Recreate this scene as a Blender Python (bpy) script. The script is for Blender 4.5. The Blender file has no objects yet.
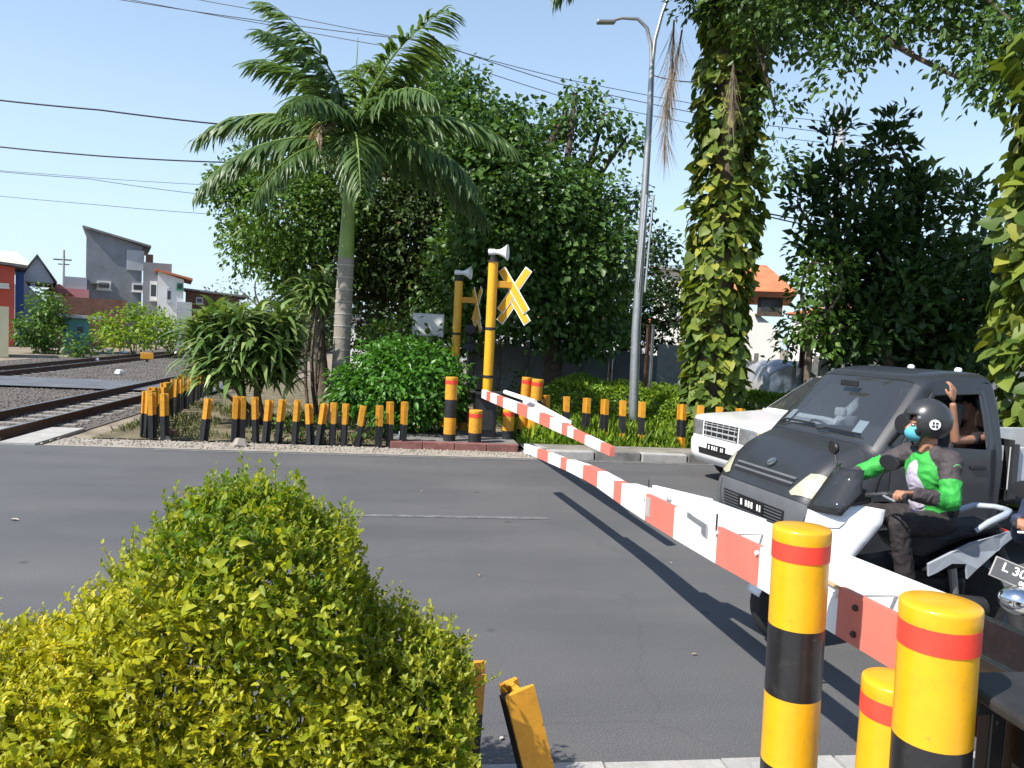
import bpy, bmesh, math, random
import numpy as np
from mathutils import Vector, Matrix, Euler
from mathutils.noise import noise as pnoise

# ------------------------------------------------------------------ camera, sky, sun, exposure
SC = bpy.context.scene
COL = SC.collection
FPX, CAMH = 770.0, 2.1
YAW, PITCH, ROLL = math.atan(.14), math.atan(49 / 770.), math.atan(.05)
_s, _c = math.sin(YAW), math.cos(YAW)
LF = Vector((_s, _c, 0)); LR = Vector((_c, -_s, 0)); ZZ = Vector((0, 0, 1))
CF = LF * math.cos(PITCH) - ZZ * math.sin(PITCH)
CU0 = LF * math.sin(PITCH) + ZZ * math.cos(PITCH)
CR = LR * math.cos(ROLL) + CU0 * math.sin(ROLL)
CU = CU0 * math.cos(ROLL) - LR * math.sin(ROLL)
CP = Vector((0, 0, CAMH))
cam = bpy.data.cameras.new('camera'); cam.sensor_width = 36; cam.lens = FPX / 1024 * 36
cam.clip_start = .05; cam.clip_end = 3000
camo = bpy.data.objects.new('camera', cam); COL.objects.link(camo)
mw = Matrix((( CR.x, CU.x, -CF.x, 0), (CR.y, CU.y, -CF.y, 0), (CR.z, CU.z, -CF.z, CAMH), (0, 0, 0, 1)))
camo.matrix_world = mw
SC.camera = camo

SUN_TO = Vector((-.79, -.42, 1.0)).normalized()
world = bpy.data.worlds.new('World'); SC.world = world; world.use_nodes = True
nt = world.node_tree; nt.nodes.clear()
sky = nt.nodes.new('ShaderNodeTexSky'); sky.sky_type = 'NISHITA'; sky.sun_disc = False
sky.sun_elevation = math.asin(SUN_TO.z)
sky.sun_rotation = math.atan2(SUN_TO.x, SUN_TO.y)
sky.air_density = 1.0; sky.dust_density = .4; sky.ozone_density = 1.0
bg = nt.nodes.new('ShaderNodeBackground'); bg.inputs['Strength'].default_value = .11
wo = nt.nodes.new('ShaderNodeOutputWorld')
tcw = nt.nodes.new('ShaderNodeTexCoord'); sep = nt.nodes.new('ShaderNodeSeparateXYZ'); nt.links.new(tcw.outputs['Generated'], sep.inputs[0])
hz_r = nt.nodes.new('ShaderNodeValToRGB'); hz_e = hz_r.color_ramp.elements          # pale humid haze all round the horizon
hz_e[0].position = 0.; hz_e[0].color = (.92,) * 3 + (1,); hz_e[1].position = .7; hz_e[1].color = (0.,) * 3 + (1,)
_k = hz_e.new(.30); _k.color = (.37,) * 3 + (1,)
nt.links.new(sep.outputs['Z'], hz_r.inputs['Fac'])
hz_m = nt.nodes.new('ShaderNodeMixRGB'); hz_m.inputs[2].default_value = (3.3, 4.3, 5.3, 1)
nt.links.new(hz_r.outputs[0], hz_m.inputs[0]); nt.links.new(sky.outputs[0], hz_m.inputs[1])
nt.links.new(hz_m.outputs[0], bg.inputs[0]); nt.links.new(bg.outputs[0], wo.inputs[0])
sun = bpy.data.lights.new('sun', 'SUN'); sun.energy = 4.0; sun.angle = math.radians(.53); sun.color = (1, .95, .87)
suno = bpy.data.objects.new('sun', sun); COL.objects.link(suno)
suno.rotation_euler = SUN_TO.to_track_quat('Z', 'Y').to_euler(); suno.location = SUN_TO * 60
SC.view_settings.view_transform = 'Standard'; SC.view_settings.look = 'None'
SC.view_settings.exposure = .95; SC.view_settings.gamma = 1
SC.view_settings.use_curve_mapping = False
SC.cycles.max_bounces = 8; SC.cycles.transparent_max_bounces = 16
SC.cycles.use_denoising = True

# ------------------------------------------------------------------ where a point seen in the photograph stands
def ray(px, py): return CF + CR * ((px - 512) / FPX) + CU * ((384 - py) / FPX)
def at(px, py, Y):
    d = ray(px, py); return CP + d * (Y / d.dot(LF))
def gr(px, py, z=0.):
    d = ray(px, py); return CP + d * ((z - CAMH) / d.z)
def cw(xc, yc, z=0.): return Vector((xc * _c + yc * _s, -xc * _s + yc * _c, z))
def col_at(px, Y, z=0.):
    """ground point under column px at forward distance Y"""
    y = 335 + .05 * (px - 512) + (CAMH - z) * FPX / Y
    p = at(px, y, Y); p.z = z; return p

# ------------------------------------------------------------------ materials
MATS = {}
def _new(name):
    m = bpy.data.materials.new(name); m.use_nodes = True
    n = m.node_tree; b = n.nodes['Principled BSDF']; MATS[name] = m
    return m, n, b
def nd(n, t, **kw):
    o = n.nodes.new(t)
    for k, v in kw.items():
        if k in o.inputs: o.inputs[k].default_value = v
        else: setattr(o, k, v)
    return o
def M(name, rgb, rough=.6, metal=0., var=.12, scale=6., bump=0., bscale=60., spec=.4, coat=0., rgb2=None, dirt=0., dirtc=(.12, .1, .08), chips=None, chipw=.64):
    if name in MATS: return MATS[name]
    m, n, b = _new(name)
    tc = nd(n, 'ShaderNodeTexCoord')
    nz = nd(n, 'ShaderNodeTexNoise', Scale=scale, Detail=6., Roughness=.62)
    n.links.new(tc.outputs['Object'], nz.inputs['Vector'])
    rp = nd(n, 'ShaderNodeValToRGB')
    c1 = tuple(max(0, c * (1 - var)) for c in rgb); c2 = rgb2 or tuple(min(1, c * (1 + var)) for c in rgb)
    rp.color_ramp.elements[0].position = .32; rp.color_ramp.elements[1].position = .68
    rp.color_ramp.elements[0].color = (*c1, 1); rp.color_ramp.elements[1].color = (*c2, 1)
    n.links.new(nz.outputs['Fac'], rp.inputs['Fac'])
    outc = rp.outputs['Color']
    if dirt > 0:
        n2 = nd(n, 'ShaderNodeTexNoise', Scale=scale * 2.7, Detail=9., Roughness=.75)
        n.links.new(tc.outputs['Object'], n2.inputs['Vector'])
        r2 = nd(n, 'ShaderNodeValToRGB'); r2.color_ramp.elements[0].position = .52; r2.color_ramp.elements[1].position = .72
        r2.color_ramp.elements[0].color = (0, 0, 0, 1); r2.color_ramp.elements[1].color = (dirt, dirt, dirt, 1)
        n.links.new(n2.outputs['Fac'], r2.inputs['Fac'])
        mx = nd(n, 'ShaderNodeMixRGB'); mx.inputs[2].default_value = (*dirtc, 1)
        n.links.new(r2.outputs['Color'], mx.inputs[0]); n.links.new(outc, mx.inputs[1]); outc = mx.outputs[0]
    if chips:
        mp_ = nd(n, 'ShaderNodeMapping'); mp_.inputs['Scale'].default_value = (1, 1, .45); n.links.new(tc.outputs['Object'], mp_.inputs['Vector'])
        n4 = nd(n, 'ShaderNodeTexNoise', Scale=34., Detail=7., Roughness=.7); n.links.new(mp_.outputs[0], n4.inputs['Vector'])
        r4 = nd(n, 'ShaderNodeValToRGB'); r4.color_ramp.elements[0].position = chipw; r4.color_ramp.elements[1].position = chipw + .025
        r4.color_ramp.elements[0].color = (0, 0, 0, 1); r4.color_ramp.elements[1].color = (.85, .85, .85, 1); n.links.new(n4.outputs['Fac'], r4.inputs['Fac'])
        mx4 = nd(n, 'ShaderNodeMixRGB'); mx4.inputs[2].default_value = (*chips, 1); n.links.new(r4.outputs['Color'], mx4.inputs[0]); n.links.new(outc, mx4.inputs[1]); outc = mx4.outputs[0]
    n.links.new(outc, b.inputs['Base Color'])
    b.inputs['Roughness'].default_value = rough; b.inputs['Metallic'].default_value = metal
    b.inputs['Specular IOR Level'].default_value = spec; b.inputs['Coat Weight'].default_value = coat
    b.inputs['Coat Roughness'].default_value = .08
    if bump:
        n3 = nd(n, 'ShaderNodeTexNoise', Scale=bscale, Detail=5.)
        n.links.new(tc.outputs['Object'], n3.inputs['Vector'])
        bp = nd(n, 'ShaderNodeBump', Strength=bump, Distance=.02)
        n.links.new(n3.outputs['Fac'], bp.inputs['Height']); n.links.new(bp.outputs[0], b.inputs['Normal'])
    return m
def leafmat(name, dark, light, extra=None, trans=.3, rough=.42, spec=.35):
    m, n, b = _new(name)
    a = nd(n, 'ShaderNodeAttribute'); a.attribute_name = 'tone'
    rp = nd(n, 'ShaderNodeValToRGB')
    e = rp.color_ramp.elements
    e[0].color = (*dark, 1); e[0].position = 0.; e[1].color = (*light, 1); e[1].position = .82 if extra else 1.
    if extra:
        x = e.new(1.); x.color = (*extra, 1)
    n.links.new(a.outputs['Fac'], rp.inputs['Fac'])
    n.links.new(rp.outputs['Color'], b.inputs['Base Color'])
    b.inputs['Roughness'].default_value = rough; b.inputs['Specular IOR Level'].default_value = spec
    tr = nd(n, 'ShaderNodeBsdfTranslucent')
    mu = nd(n, 'ShaderNodeMixRGB', blend_type='MULTIPLY'); mu.inputs[0].default_value = 1.; mu.inputs[2].default_value = (1.2, 1.15, .5, 1)
    n.links.new(rp.outputs['Color'], mu.inputs[1]); n.links.new(mu.outputs[0], tr.inputs['Color'])
    mx = nd(n, 'ShaderNodeMixShader'); mx.inputs[0].default_value = trans
    n.links.new(b.outputs[0], mx.inputs[1]); n.links.new(tr.outputs[0], mx.inputs[2])
    n.links.new(mx.outputs[0], n.nodes['Material Output'].inputs['Surface'])
    return m
def glassmat(name, tint=(.6, .65, .68), alpha=.35, rough=.03, ior=1.5):
    m, n, b = _new(name)
    tr = nd(n, 'ShaderNodeBsdfTransparent'); tr.inputs[0].default_value = (*tint, 1)
    gl = nd(n, 'ShaderNodeBsdfGlossy', Roughness=rough)
    df = nd(n, 'ShaderNodeBsdfDiffuse'); df.inputs[0].default_value = (.22, .23, .24, 1)
    fr = nd(n, 'ShaderNodeFresnel', IOR=ior)
    m0 = nd(n, 'ShaderNodeMixShader'); m0.inputs[0].default_value = alpha
    n.links.new(tr.outputs[0], m0.inputs[1]); n.links.new(df.outputs[0], m0.inputs[2])
    m1 = nd(n, 'ShaderNodeMixShader')
    n.links.new(fr.outputs[0], m1.inputs[0]); n.links.new(m0.outputs[0], m1.inputs[1]); n.links.new(gl.outputs[0], m1.inputs[2])
    n.links.new(m1.outputs[0], n.nodes['Material Output'].inputs['Surface'])
    return m

def asphalt():
    m, n, b = _new('asphalt')
    tc = nd(n, 'ShaderNodeTexCoord')
    # patches stretched along the driving direction
    mp = nd(n, 'ShaderNodeMapping'); mp.inputs['Scale'].default_value = (.12, .8, 1)
    n.links.new(tc.outputs['Object'], mp.inputs['Vector'])
    n1 = nd(n, 'ShaderNodeTexNoise', Scale=1.3, Detail=8., Roughness=.65); n.links.new(mp.outputs[0], n1.inputs['Vector'])
    n2 = nd(n, 'ShaderNodeTexNoise', Scale=.55, Detail=6., Roughness=.6); n.links.new(tc.outputs['Object'], n2.inputs['Vector'])
    n3 = nd(n, 'ShaderNodeTexNoise', Scale=95., Detail=3., Roughness=.8); n.links.new(tc.outputs['Object'], n3.inputs['Vector'])
    r1 = nd(n, 'ShaderNodeValToRGB'); r1.color_ramp.elements[0].position = .3; r1.color_ramp.elements[1].position = .72
    r1.color_ramp.elements[0].color = (.088, .089, .094, 1); r1.color_ramp.elements[1].color = (.118, .117, .119, 1)
    n.links.new(n1.outputs['Fac'], r1.inputs['Fac'])
    r2 = nd(n, 'ShaderNodeValToRGB'); r2.color_ramp.elements[0].position = .36; r2.color_ramp.elements[1].position = .7
    r2.color_ramp.elements[0].color = (.86, .86, .87, 1); r2.color_ramp.elements[1].color = (1.05, 1.04, 1.03, 1)
    n.links.new(n2.outputs['Fac'], r2.inputs['Fac'])
    mu = nd(n, 'ShaderNodeMixRGB', blend_type='MULTIPLY'); mu.inputs[0].default_value = 1
    n.links.new(r1.outputs[0], mu.inputs[1]); n.links.new(r2.outputs[0], mu.inputs[2])
    r3 = nd(n, 'ShaderNodeValToRGB'); r3.color_ramp.elements[0].position = .3; r3.color_ramp.elements[1].position = .75
    r3.color_ramp.elements[0].color = (.45, .45, .45, 1); r3.color_ramp.elements[1].color = (1.7, 1.7, 1.66, 1)
    n.links.new(n3.outputs['Fac'], r3.inputs['Fac'])
    m2 = nd(n, 'ShaderNodeMixRGB', blend_type='MULTIPLY'); m2.inputs[0].default_value = .8
    n.links.new(mu.outputs[0], m2.inputs[1]); n.links.new(r3.outputs[0], m2.inputs[2])
    # dark oil drips
    vo = nd(n, 'ShaderNodeTexVoronoi', Scale=1.1); n.links.new(tc.outputs['Object'], vo.inputs['Vector'])
    r4 = nd(n, 'ShaderNodeValToRGB'); r4.color_ramp.elements[0].position = .015; r4.color_ramp.elements[1].position = .06
    r4.color_ramp.elements[0].color = (.55, .55, .55, 1); r4.color_ramp.elements[1].color = (1, 1, 1, 1)
    n.links.new(vo.outputs['Distance'], r4.inputs['Fac'])
    m3 = nd(n, 'ShaderNodeMixRGB', blend_type='MULTIPLY'); m3.inputs[0].default_value = 1
    n.links.new(m2.outputs[0], m3.inputs[1]); n.links.new(r4.outputs[0], m3.inputs[2])
    # fine hairline cracks
    v2 = nd(n, 'ShaderNodeTexVoronoi', Scale=.42, feature='DISTANCE_TO_EDGE')
    ds = nd(n, 'ShaderNodeMixRGB', blend_type='ADD'); ds.inputs[0].default_value = .55
    n.links.new(tc.outputs['Object'], ds.inputs[1]); n.links.new(n1.outputs['Color'], ds.inputs[2]); n.links.new(ds.outputs[0], v2.inputs['Vector'])
    r5 = nd(n, 'ShaderNodeValToRGB'); r5.color_ramp.elements[0].position = 0.; r5.color_ramp.elements[1].position = .006
    r5.color_ramp.elements[0].color = (.9, .9, .9, 1); r5.color_ramp.elements[1].color = (1, 1, 1, 1)
    n.links.new(v2.outputs['Distance'], r5.inputs['Fac'])
    m4 = nd(n, 'ShaderNodeMixRGB', blend_type='MULTIPLY'); m4.inputs[0].default_value = 1
    n.links.new(m3.outputs[0], m4.inputs[1]); n.links.new(r5.outputs[0], m4.inputs[2])
    n.links.new(m4.outputs[0], b.inputs['Base Color'])
    rr = nd(n, 'ShaderNodeMapRange'); rr.inputs['To Min'].default_value = .62; rr.inputs['To Max'].default_value = .86
    n.links.new(n1.outputs['Fac'], rr.inputs['Value']); n.links.new(rr.outputs[0], b.inputs['Roughness'])
    b.inputs['Specular IOR Level'].default_value = .35
    bp = nd(n, 'ShaderNodeBump', Strength=.35, Distance=.006)
    n.links.new(n3.outputs['Fac'], bp.inputs['Height']); n.links.new(bp.outputs[0], b.inputs['Normal'])
    return m
def wornpaint():
    m, n, b = _new('worn_road_paint')
    tc = nd(n, 'ShaderNodeTexCoord')
    nz = nd(n, 'ShaderNodeTexNoise', Scale=9., Detail=8., Roughness=.8); n.links.new(tc.outputs['Object'], nz.inputs['Vector'])
    r = nd(n, 'ShaderNodeValToRGB'); r.color_ramp.elements[0].position = .44; r.color_ramp.elements[1].position = .70
    r.color_ramp.elements[0].color = (.10, .10, .10, 1); r.color_ramp.elements[1].color = (.25, .25, .25, 1)
    n.links.new(nz.outputs['Fac'], r.inputs['Fac']); n.links.new(r.outputs[0], b.inputs['Base Color'])
    b.inputs['Roughness'].default_value = .8
    return m

ASPH = asphalt(); PAINT = wornpaint()
m_dirt = M('dirt', (.23, .19, .14), .95, var=.35, scale=1.6, bump=.6, bscale=20, dirt=.5, dirtc=(.10, .085, .06))
m_ballast = M('ballast_bed', (.105, .09, .078), .95, var=.45, scale=5, bump=1., bscale=26, dirt=.6, dirtc=(.06, .055, .05))
m_sand = M('gutter_dust', (.30, .27, .23), .95, var=.22, scale=3, bump=.4, bscale=50, dirt=.5, dirtc=(.15, .13, .11))
m_conc = M('concrete', (.36, .35, .33), .9, var=.16, scale=4, bump=.3, bscale=40, dirt=.45, dirtc=(.14, .13, .12))
m_concd = M('stained_concrete', (.17, .165, .155), .92, var=.3, scale=5, bump=.4, bscale=35, dirt=.5, dirtc=(.05, .05, .045))
m_kerbred = M('faded_red_kerb', (.20, .085, .075), .9, var=.3, scale=6, bump=.3, dirt=.6, dirtc=(.12, .1, .09))
m_yel = M('yellow_gloss_paint', (.74, .37, .008), .36, var=.07, scale=5, bump=.06, bscale=30, spec=.5, coat=.2, dirt=.42, dirtc=(.40, .2, .02), chips=(.16, .10, .05), chipw=.665)
m_yelp = M('orange_yellow_post_paint', (.60, .28, .022), .5, var=.14, scale=8, dirt=.5, dirtc=(.2, .1, .03), chips=(.07, .04, .03), chipw=.63)
m_blk = M('black_gloss_paint', (.012, .012, .014), .36, var=.3, scale=6, bump=.08, bscale=30, spec=.5, coat=.2, dirt=.4, dirtc=(.055, .05, .045), chips=(.16, .14, .10), chipw=.675)
m_blkp = M('black_post_paint', (.016, .017, .02), .55, var=.3, scale=8, dirt=.35, dirtc=(.1, .09, .08))
m_redrefl = M('red_reflective_tape', (.80, .06, .035), .4, var=.12, scale=7, dirt=.3, dirtc=(.5, .06, .04), bump=.1, bscale=18)
m_white = M('white_paint', (.80, .80, .79), .4, var=.05, scale=3, dirt=.3, dirtc=(.48, .45, .40), chips=(.35, .32, .28), chipw=.69)
m_salmon = M('faded_red_sheeting', (.60, .17, .125), .42, var=.07, scale=4, dirt=.3, dirtc=(.5, .25, .2), chips=(.6, .45, .4), chipw=.68)
m_steel = M('galvanised_steel', (.42, .43, .44), .42, metal=.75, var=.12, scale=8)
m_dsteel = M('dark_steel', (.05, .05, .052), .5, metal=.5, var=.25, scale=9)
m_rust = M('rusty_steel', (.085, .042, .028), .85, var=.35, scale=9, bump=.3)
m_railtop = M('worn_rail_head', (.45, .44, .43), .28, metal=.9, var=.15, scale=9)
m_sleeper = M('concrete_sleeper', (.25, .235, .21), .95, var=.25, scale=6, bump=.3)
m_bark = M('bark', (.13, .10, .075), .95, var=.4, scale=9, bump=.9, bscale=30)
m_barkd = M('dark_bark', (.075, .055, .04), .95, var=.4, scale=9, bump=.9, bscale=30)
m_palmg = M('palm_crownshaft', (.17, .25, .05), .45, var=.15, scale=4)
m_palmt = M('palm_trunk', (.27, .24, .20), .9, var=.22, scale=5, bump=.5, bscale=35, dirt=.5, dirtc=(.13, .12, .1))
m_rubber = M('tyre_rubber', (.018, .018, .019), .75, var=.25, scale=12, dirt=.4, dirtc=(.06, .055, .05))
m_blkpl = M('black_plastic', (.016, .016, .018), .5, var=.2, scale=9, spec=.4)
m_chrome = M('chrome', (.75, .75, .76), .12, metal=1., var=.03)
m_platebk = M('number_plate_black', (.012, .012, .013), .4, var=.1)
m_lens = M('clear_lens', (.62, .62, .60), .12, var=.05, spec=.8, coat=.8)
m_lensy = M('aged_headlamp_lens', (.40, .385, .28), .2, var=.08, spec=.7, coat=.6)
m_tan = M('tan_tape', (.50, .36, .20), .6, var=.1)
GLASS = glassmat('window_glass', (.62, .68, .70), .10)
WSGLASS = glassmat('windscreen_glass', (.50, .56, .60), .14, .03, 1.9)
SMOKE = glassmat('smoked_visor', (.22, .26, .34), .12, .05)

# ------------------------------------------------------------------ mesh helpers
def tag(o, label=None, cat=None, group=None, kind=None):
    if label: o['label'] = label
    if cat: o['category'] = cat
    if group: o['group'] = group
    if kind: o['kind'] = kind
    return o
def thing(name, label, cat, loc=(0, 0, 0), rz=0., group=None):
    o = bpy.data.objects.new(name, None); COL.objects.link(o)
    o.location = loc; o.rotation_euler = (0, 0, rz); o.empty_display_size = .2
    return tag(o, label, cat, group)
def link(name, me, parent=None, loc=None):
    o = bpy.data.objects.new(name, me); COL.objects.link(o)
    if parent: o.parent = parent
    if loc is not None: o.location = loc
    return o
class MB:
    def __init__(s): s.v = []; s.f = []; s.m = []; s.cur = 0
    def add(s, vs, fs):
        k = len(s.v); s.v += [tuple(v) for v in vs]
        for f in fs: s.f.append(tuple(i + k for i in f)); s.m.append(s.cur)
        return s
    def box(s, c, d, rot=None, taper=1.):
        c = Vector(c); vs = []
        for z in (-1, 1):
            t = taper if z > 0 else 1.
            for x, y in ((-1, -1), (1, -1), (1, 1), (-1, 1)):
                p = Vector((x * d[0] / 2 * t, y * d[1] / 2 * t, z * d[2] / 2))
                if rot is not None: p = rot @ p
                vs.append(c + p)
        return s.add(vs, [(3, 2, 1, 0), (4, 5, 6, 7), (0, 1, 5, 4), (1, 2, 6, 5), (2, 3, 7, 6), (3, 0, 4, 7)])
    def hexa(s, b, t):
        return s.add(list(b) + list(t), [(3, 2, 1, 0), (4, 5, 6, 7), (0, 1, 5, 4), (1, 2, 6, 5), (2, 3, 7, 6), (3, 0, 4, 7)])
    def tube(s, pts, rad, n=8, cap=True, squash=None):
        pts = [Vector(p) for p in pts]
        if not hasattr(rad, '__len__'): rad = [rad] * len(pts)
        rings = []; up = None
        for i, p in enumerate(pts):
            d = (pts[min(i + 1, len(pts) - 1)] - pts[max(i - 1, 0)]).normalized()
            if up is None: up = Vector((0, 0, 1)) if abs(d.z) < .9 else Vector((1, 0, 0))
            a = d.cross(up).normalized(); b_ = a.cross(d).normalized(); up = b_
            rings.append([p + (a * math.cos(2 * math.pi * k / n) + b_ * (math.sin(2 * math.pi * k / n) * (squash or 1))) * rad[i] for k in range(n)])
        vs = [q for r in rings for q in r]; fs = []
        for i in range(len(pts) - 1):
            for k in range(n):
                k2 = (k + 1) % n; fs.append((i * n + k, i * n + k2, (i + 1) * n + k2, (i + 1) * n + k))
        if cap: fs.append(tuple(range(n - 1, -1, -1))); fs.append(tuple((len(pts) - 1) * n + k for k in range(n)))
        return s.add(vs, fs)
    def lathe(s, prof, n=24, c=(0, 0, 0), axis='z', rot=None):
        vs = []; c = Vector(c)
        for r, z in prof:
            for k in range(n):
                a = 2 * math.pi * k / n; p = (r * math.cos(a), r * math.sin(a), z)
                if axis == 'x': p = (p[2], p[0], p[1])
                if axis == 'y': p = (p[1], p[2], p[0])
                p = Vector(p)
                if rot is not None: p = rot @ p
                vs.append(c + p)
        fs = []
        for i in range(len(prof) - 1):
            for k in range(n):
                k2 = (k + 1) % n; fs.append((i * n + k, i * n + k2, (i + 1) * n + k2, (i + 1) * n + k))
        if prof[0][0] > 1e-4: fs.append(tuple(range(n - 1, -1, -1)))
        if prof[-1][0] > 1e-4: fs.append(tuple((len(prof) - 1) * n + k for k in range(n)))
        return s.add(vs, fs)
    def prism(s, poly, f0, f1):
        """poly of 2D points; f0 / f1 map a 2D point to the two end planes"""
        n = len(poly); vs = [f0(*p) for p in poly] + [f1(*p) for p in poly]
        fs = [tuple(range(n - 1, -1, -1)), tuple(range(n, 2 * n))] + [(k, (k + 1) % n, n + (k + 1) % n, n + k) for k in range(n)]
        return s.add(vs, fs)
    def mesh(s, name, mats, smooth=False):
        me = bpy.data.meshes.new(name); me.from_pydata(s.v, [], s.f)
        for m in (mats if isinstance(mats, (list, tuple)) else [mats]): me.materials.append(m)
        if any(s.m): me.polygons.foreach_set('material_index', s.m)
        bm = bmesh.new(); bm.from_mesh(me); bmesh.ops.recalc_face_normals(bm, faces=bm.faces); bm.to_mesh(me); bm.free()
        if smooth: me.polygons.foreach_set('use_smooth', [True] * len(me.polygons)); 
        if smooth: me.set_sharp_from_angle(angle=math.radians(42))
        me.update(); return me
    def build(s, name, mats, parent=None, smooth=False, bevel=0., loc=None):
        o = link(name, s.mesh(name, mats, smooth), parent, loc)
        if bevel:
            b = o.modifiers.new('bevel', 'BEVEL'); b.width = bevel; b.segments = 2; b.limit_method = 'ANGLE'; b.angle_limit = math.radians(40)
        return o
def arr_mesh(name, V, F, mats, tone=None, smooth=False):
    """fast mesh from numpy arrays; F is (n,3) or (n,4)"""
    me = bpy.data.meshes.new(name); nv = len(V); nf, k = F.shape
    me.vertices.add(nv); me.vertices.foreach_set('co', np.ascontiguousarray(V, dtype=np.float32).ravel())
    me.loops.add(nf * k); me.loops.foreach_set('vertex_index', np.ascontiguousarray(F, dtype=np.int32).ravel())
    me.polygons.add(nf); me.polygons.foreach_set('loop_start', np.arange(0, nf * k, k, dtype=np.int32))
    if smooth: me.polygons.foreach_set('use_smooth', np.ones(nf, dtype=bool))
    me.update(calc_edges=True)
    for m in (mats if isinstance(mats, (list, tuple)) else [mats]): me.materials.append(m)
    if tone is not None:
        a = me.attributes.new('tone', 'FLOAT', 'POINT'); a.data.foreach_set('value', np.ascontiguousarray(tone, dtype=np.float32))
    return me
def nrm(a): return a / np.maximum(np.linalg.norm(a, axis=1, keepdims=True), 1e-9)
# leaf outline templates: (along, across, lift) triangles
LEAF2 = (np.array([(0, 0, 0), (.45, .5, .10), (1, 0, -.08), (.45, -.5, .10)]), np.array([(0, 3, 2), (0, 2, 1)]))
FLAT = (np.array([(0, 0, 0), (.45, .5, 0), (1, 0, 0), (.45, -.5, 0)]), np.array([(0, 3, 2), (0, 2, 1)]))
LEAF6 = (np.array([(0, 0, 0), (.3, .42, .07), (.68, .33, .05), (1, 0, -.14), (.68, -.33, .05), (.3, -.42, .07), (.5, 0, 0)]),
         np.array([(0, 6, 1), (1, 6, 2), (2, 6, 3), (3, 6, 4), (4, 6, 5), (5, 6, 0)]))
def leaf_arrays(P, A, Nn, L, asp, tpl=LEAF2, tone=None, rng=None):
    """P points, A leaf axes, Nn approx. normals, L lengths"""
    A = nrm(A); B = nrm(np.cross(Nn, A)); C = np.cross(A, B)
    T, F = tpl; n = len(P); L = np.asarray(L).reshape(-1, 1, 1)
    V = P[:, None, :] + L * (A[:, None, :] * T[None, :, 0:1] + B[:, None, :] * T[None, :, 1:2] * asp + C[:, None, :] * T[None, :, 2:3])
    FF = (F[None] + (np.arange(n) * len(T))[:, None, None]).reshape(-1, 3)
    tn = np.repeat(tone if tone is not None else rng.random(n), len(T))
    return V.reshape(-1, 3), FF, tn
def rand_dirs(rng, n): return nrm(rng.normal(size=(n, 3)))

def panel(name, poly, fmap, mat, parent, ca=(), cb=(), holes=(), off=0., thick=0., smooth=True, bevel=0.):
    """a curved panel: 2D polygon (a,b) cut along given a / b lines, holes removed, then mapped on a surface"""
    bm = bmesh.new()
    f = bm.faces.new([bm.verts.new((p[0], p[1], 0)) for p in poly])
    def cut(p, nn): bmesh.ops.bisect_plane(bm, geom=bm.verts[:] + bm.edges[:] + bm.faces[:], plane_co=(p[0], p[1], 0), plane_no=nn, dist=1e-5)
    for a in ca: cut((a, 0), (1, 0, 0))
    for b in cb: cut((0, b), (0, 1, 0))
    for h in holes:
        for i in range(len(h)):
            p, q = h[i], h[(i + 1) % len(h)]; cut(p, (q[1] - p[1], p[0] - q[0], 0))
        kill = []
        for fc in bm.faces:
            c = fc.calc_center_median(); ins = False
            for i in range(len(h)):
                p, q = h[i], h[i - 1]
                if (p[1] > c.y) != (q[1] > c.y) and c.x < (q[0] - p[0]) * (c.y - p[1]) / (q[1] - p[1]) + p[0]: ins = not ins
            if ins: kill.append(fc)
        bmesh.ops.delete(bm, geom=kill, context='FACES')
    for v in bm.verts:
        a, b = v.co.x, v.co.y; p = fmap(a, b)
        if off:
            e = 2e-3; n_ = (fmap(a + e, b) - fmap(a - e, b)).cross(fmap(a, b + e) - fmap(a, b - e))
            if n_.length > 1e-12: p = p + n_.normalized() * off
        v.co = p
    bmesh.ops.remove_doubles(bm, verts=bm.verts[:], dist=1e-5)
    bmesh.ops.recalc_face_normals(bm, faces=bm.faces[:])
    me = bpy.data.meshes.new(name); bm.to_mesh(me); bm.free(); me.materials.append(mat)
    if smooth:
        me.polygons.foreach_set('use_smooth', [True] * len(me.polygons)); me.set_sharp_from_angle(angle=math.radians(38))
    o = link(name, me, parent)
    if thick:
        sd = o.modifiers.new('solid', 'SOLIDIFY'); sd.thickness = thick; sd.offset = 0
    return o
def clip_y(poly, lo, hi): return poly
def rect(a0, a1, b0, b1): return [(a0, b0), (a1, b0), (a1, b1), (a0, b1)]
def lin(a, b, n): return [a + (b - a) * i / (n - 1) for i in range(n)]
def sheet(name, x0, x1, y0, y1, z, mat, nx=1, ny=1, parent=None):
    mb = MB()
    for i in range(nx):
        for j in range(ny):
            xa, xb = x0 + (x1 - x0) * i / nx, x0 + (x1 - x0) * (i + 1) / nx; ya, yb = y0 + (y1 - y0) * j / ny, y0 + (y1 - y0) * (j + 1) / ny
            mb.add([(xa, ya, z), (xb, ya, z), (xb, yb, z), (xa, yb, z)], [(0, 1, 2, 3)])
    return mb.build(name, mat, parent)
ORD = ['nearest', 'second', 'third', 'fourth', 'fifth', 'sixth', 'seventh', 'eighth', 'ninth', 'tenth', 'eleventh', 'twelfth', 'thirteenth', 'fourteenth',
       'fifteenth', 'sixteenth', 'seventeenth', 'eighteenth', 'nineteenth', 'twentieth', 'twenty-first', 'twenty-second', 'twenty-third', 'twenty-fourth', 'twenty-fifth', 'twenty-sixth']

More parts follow.
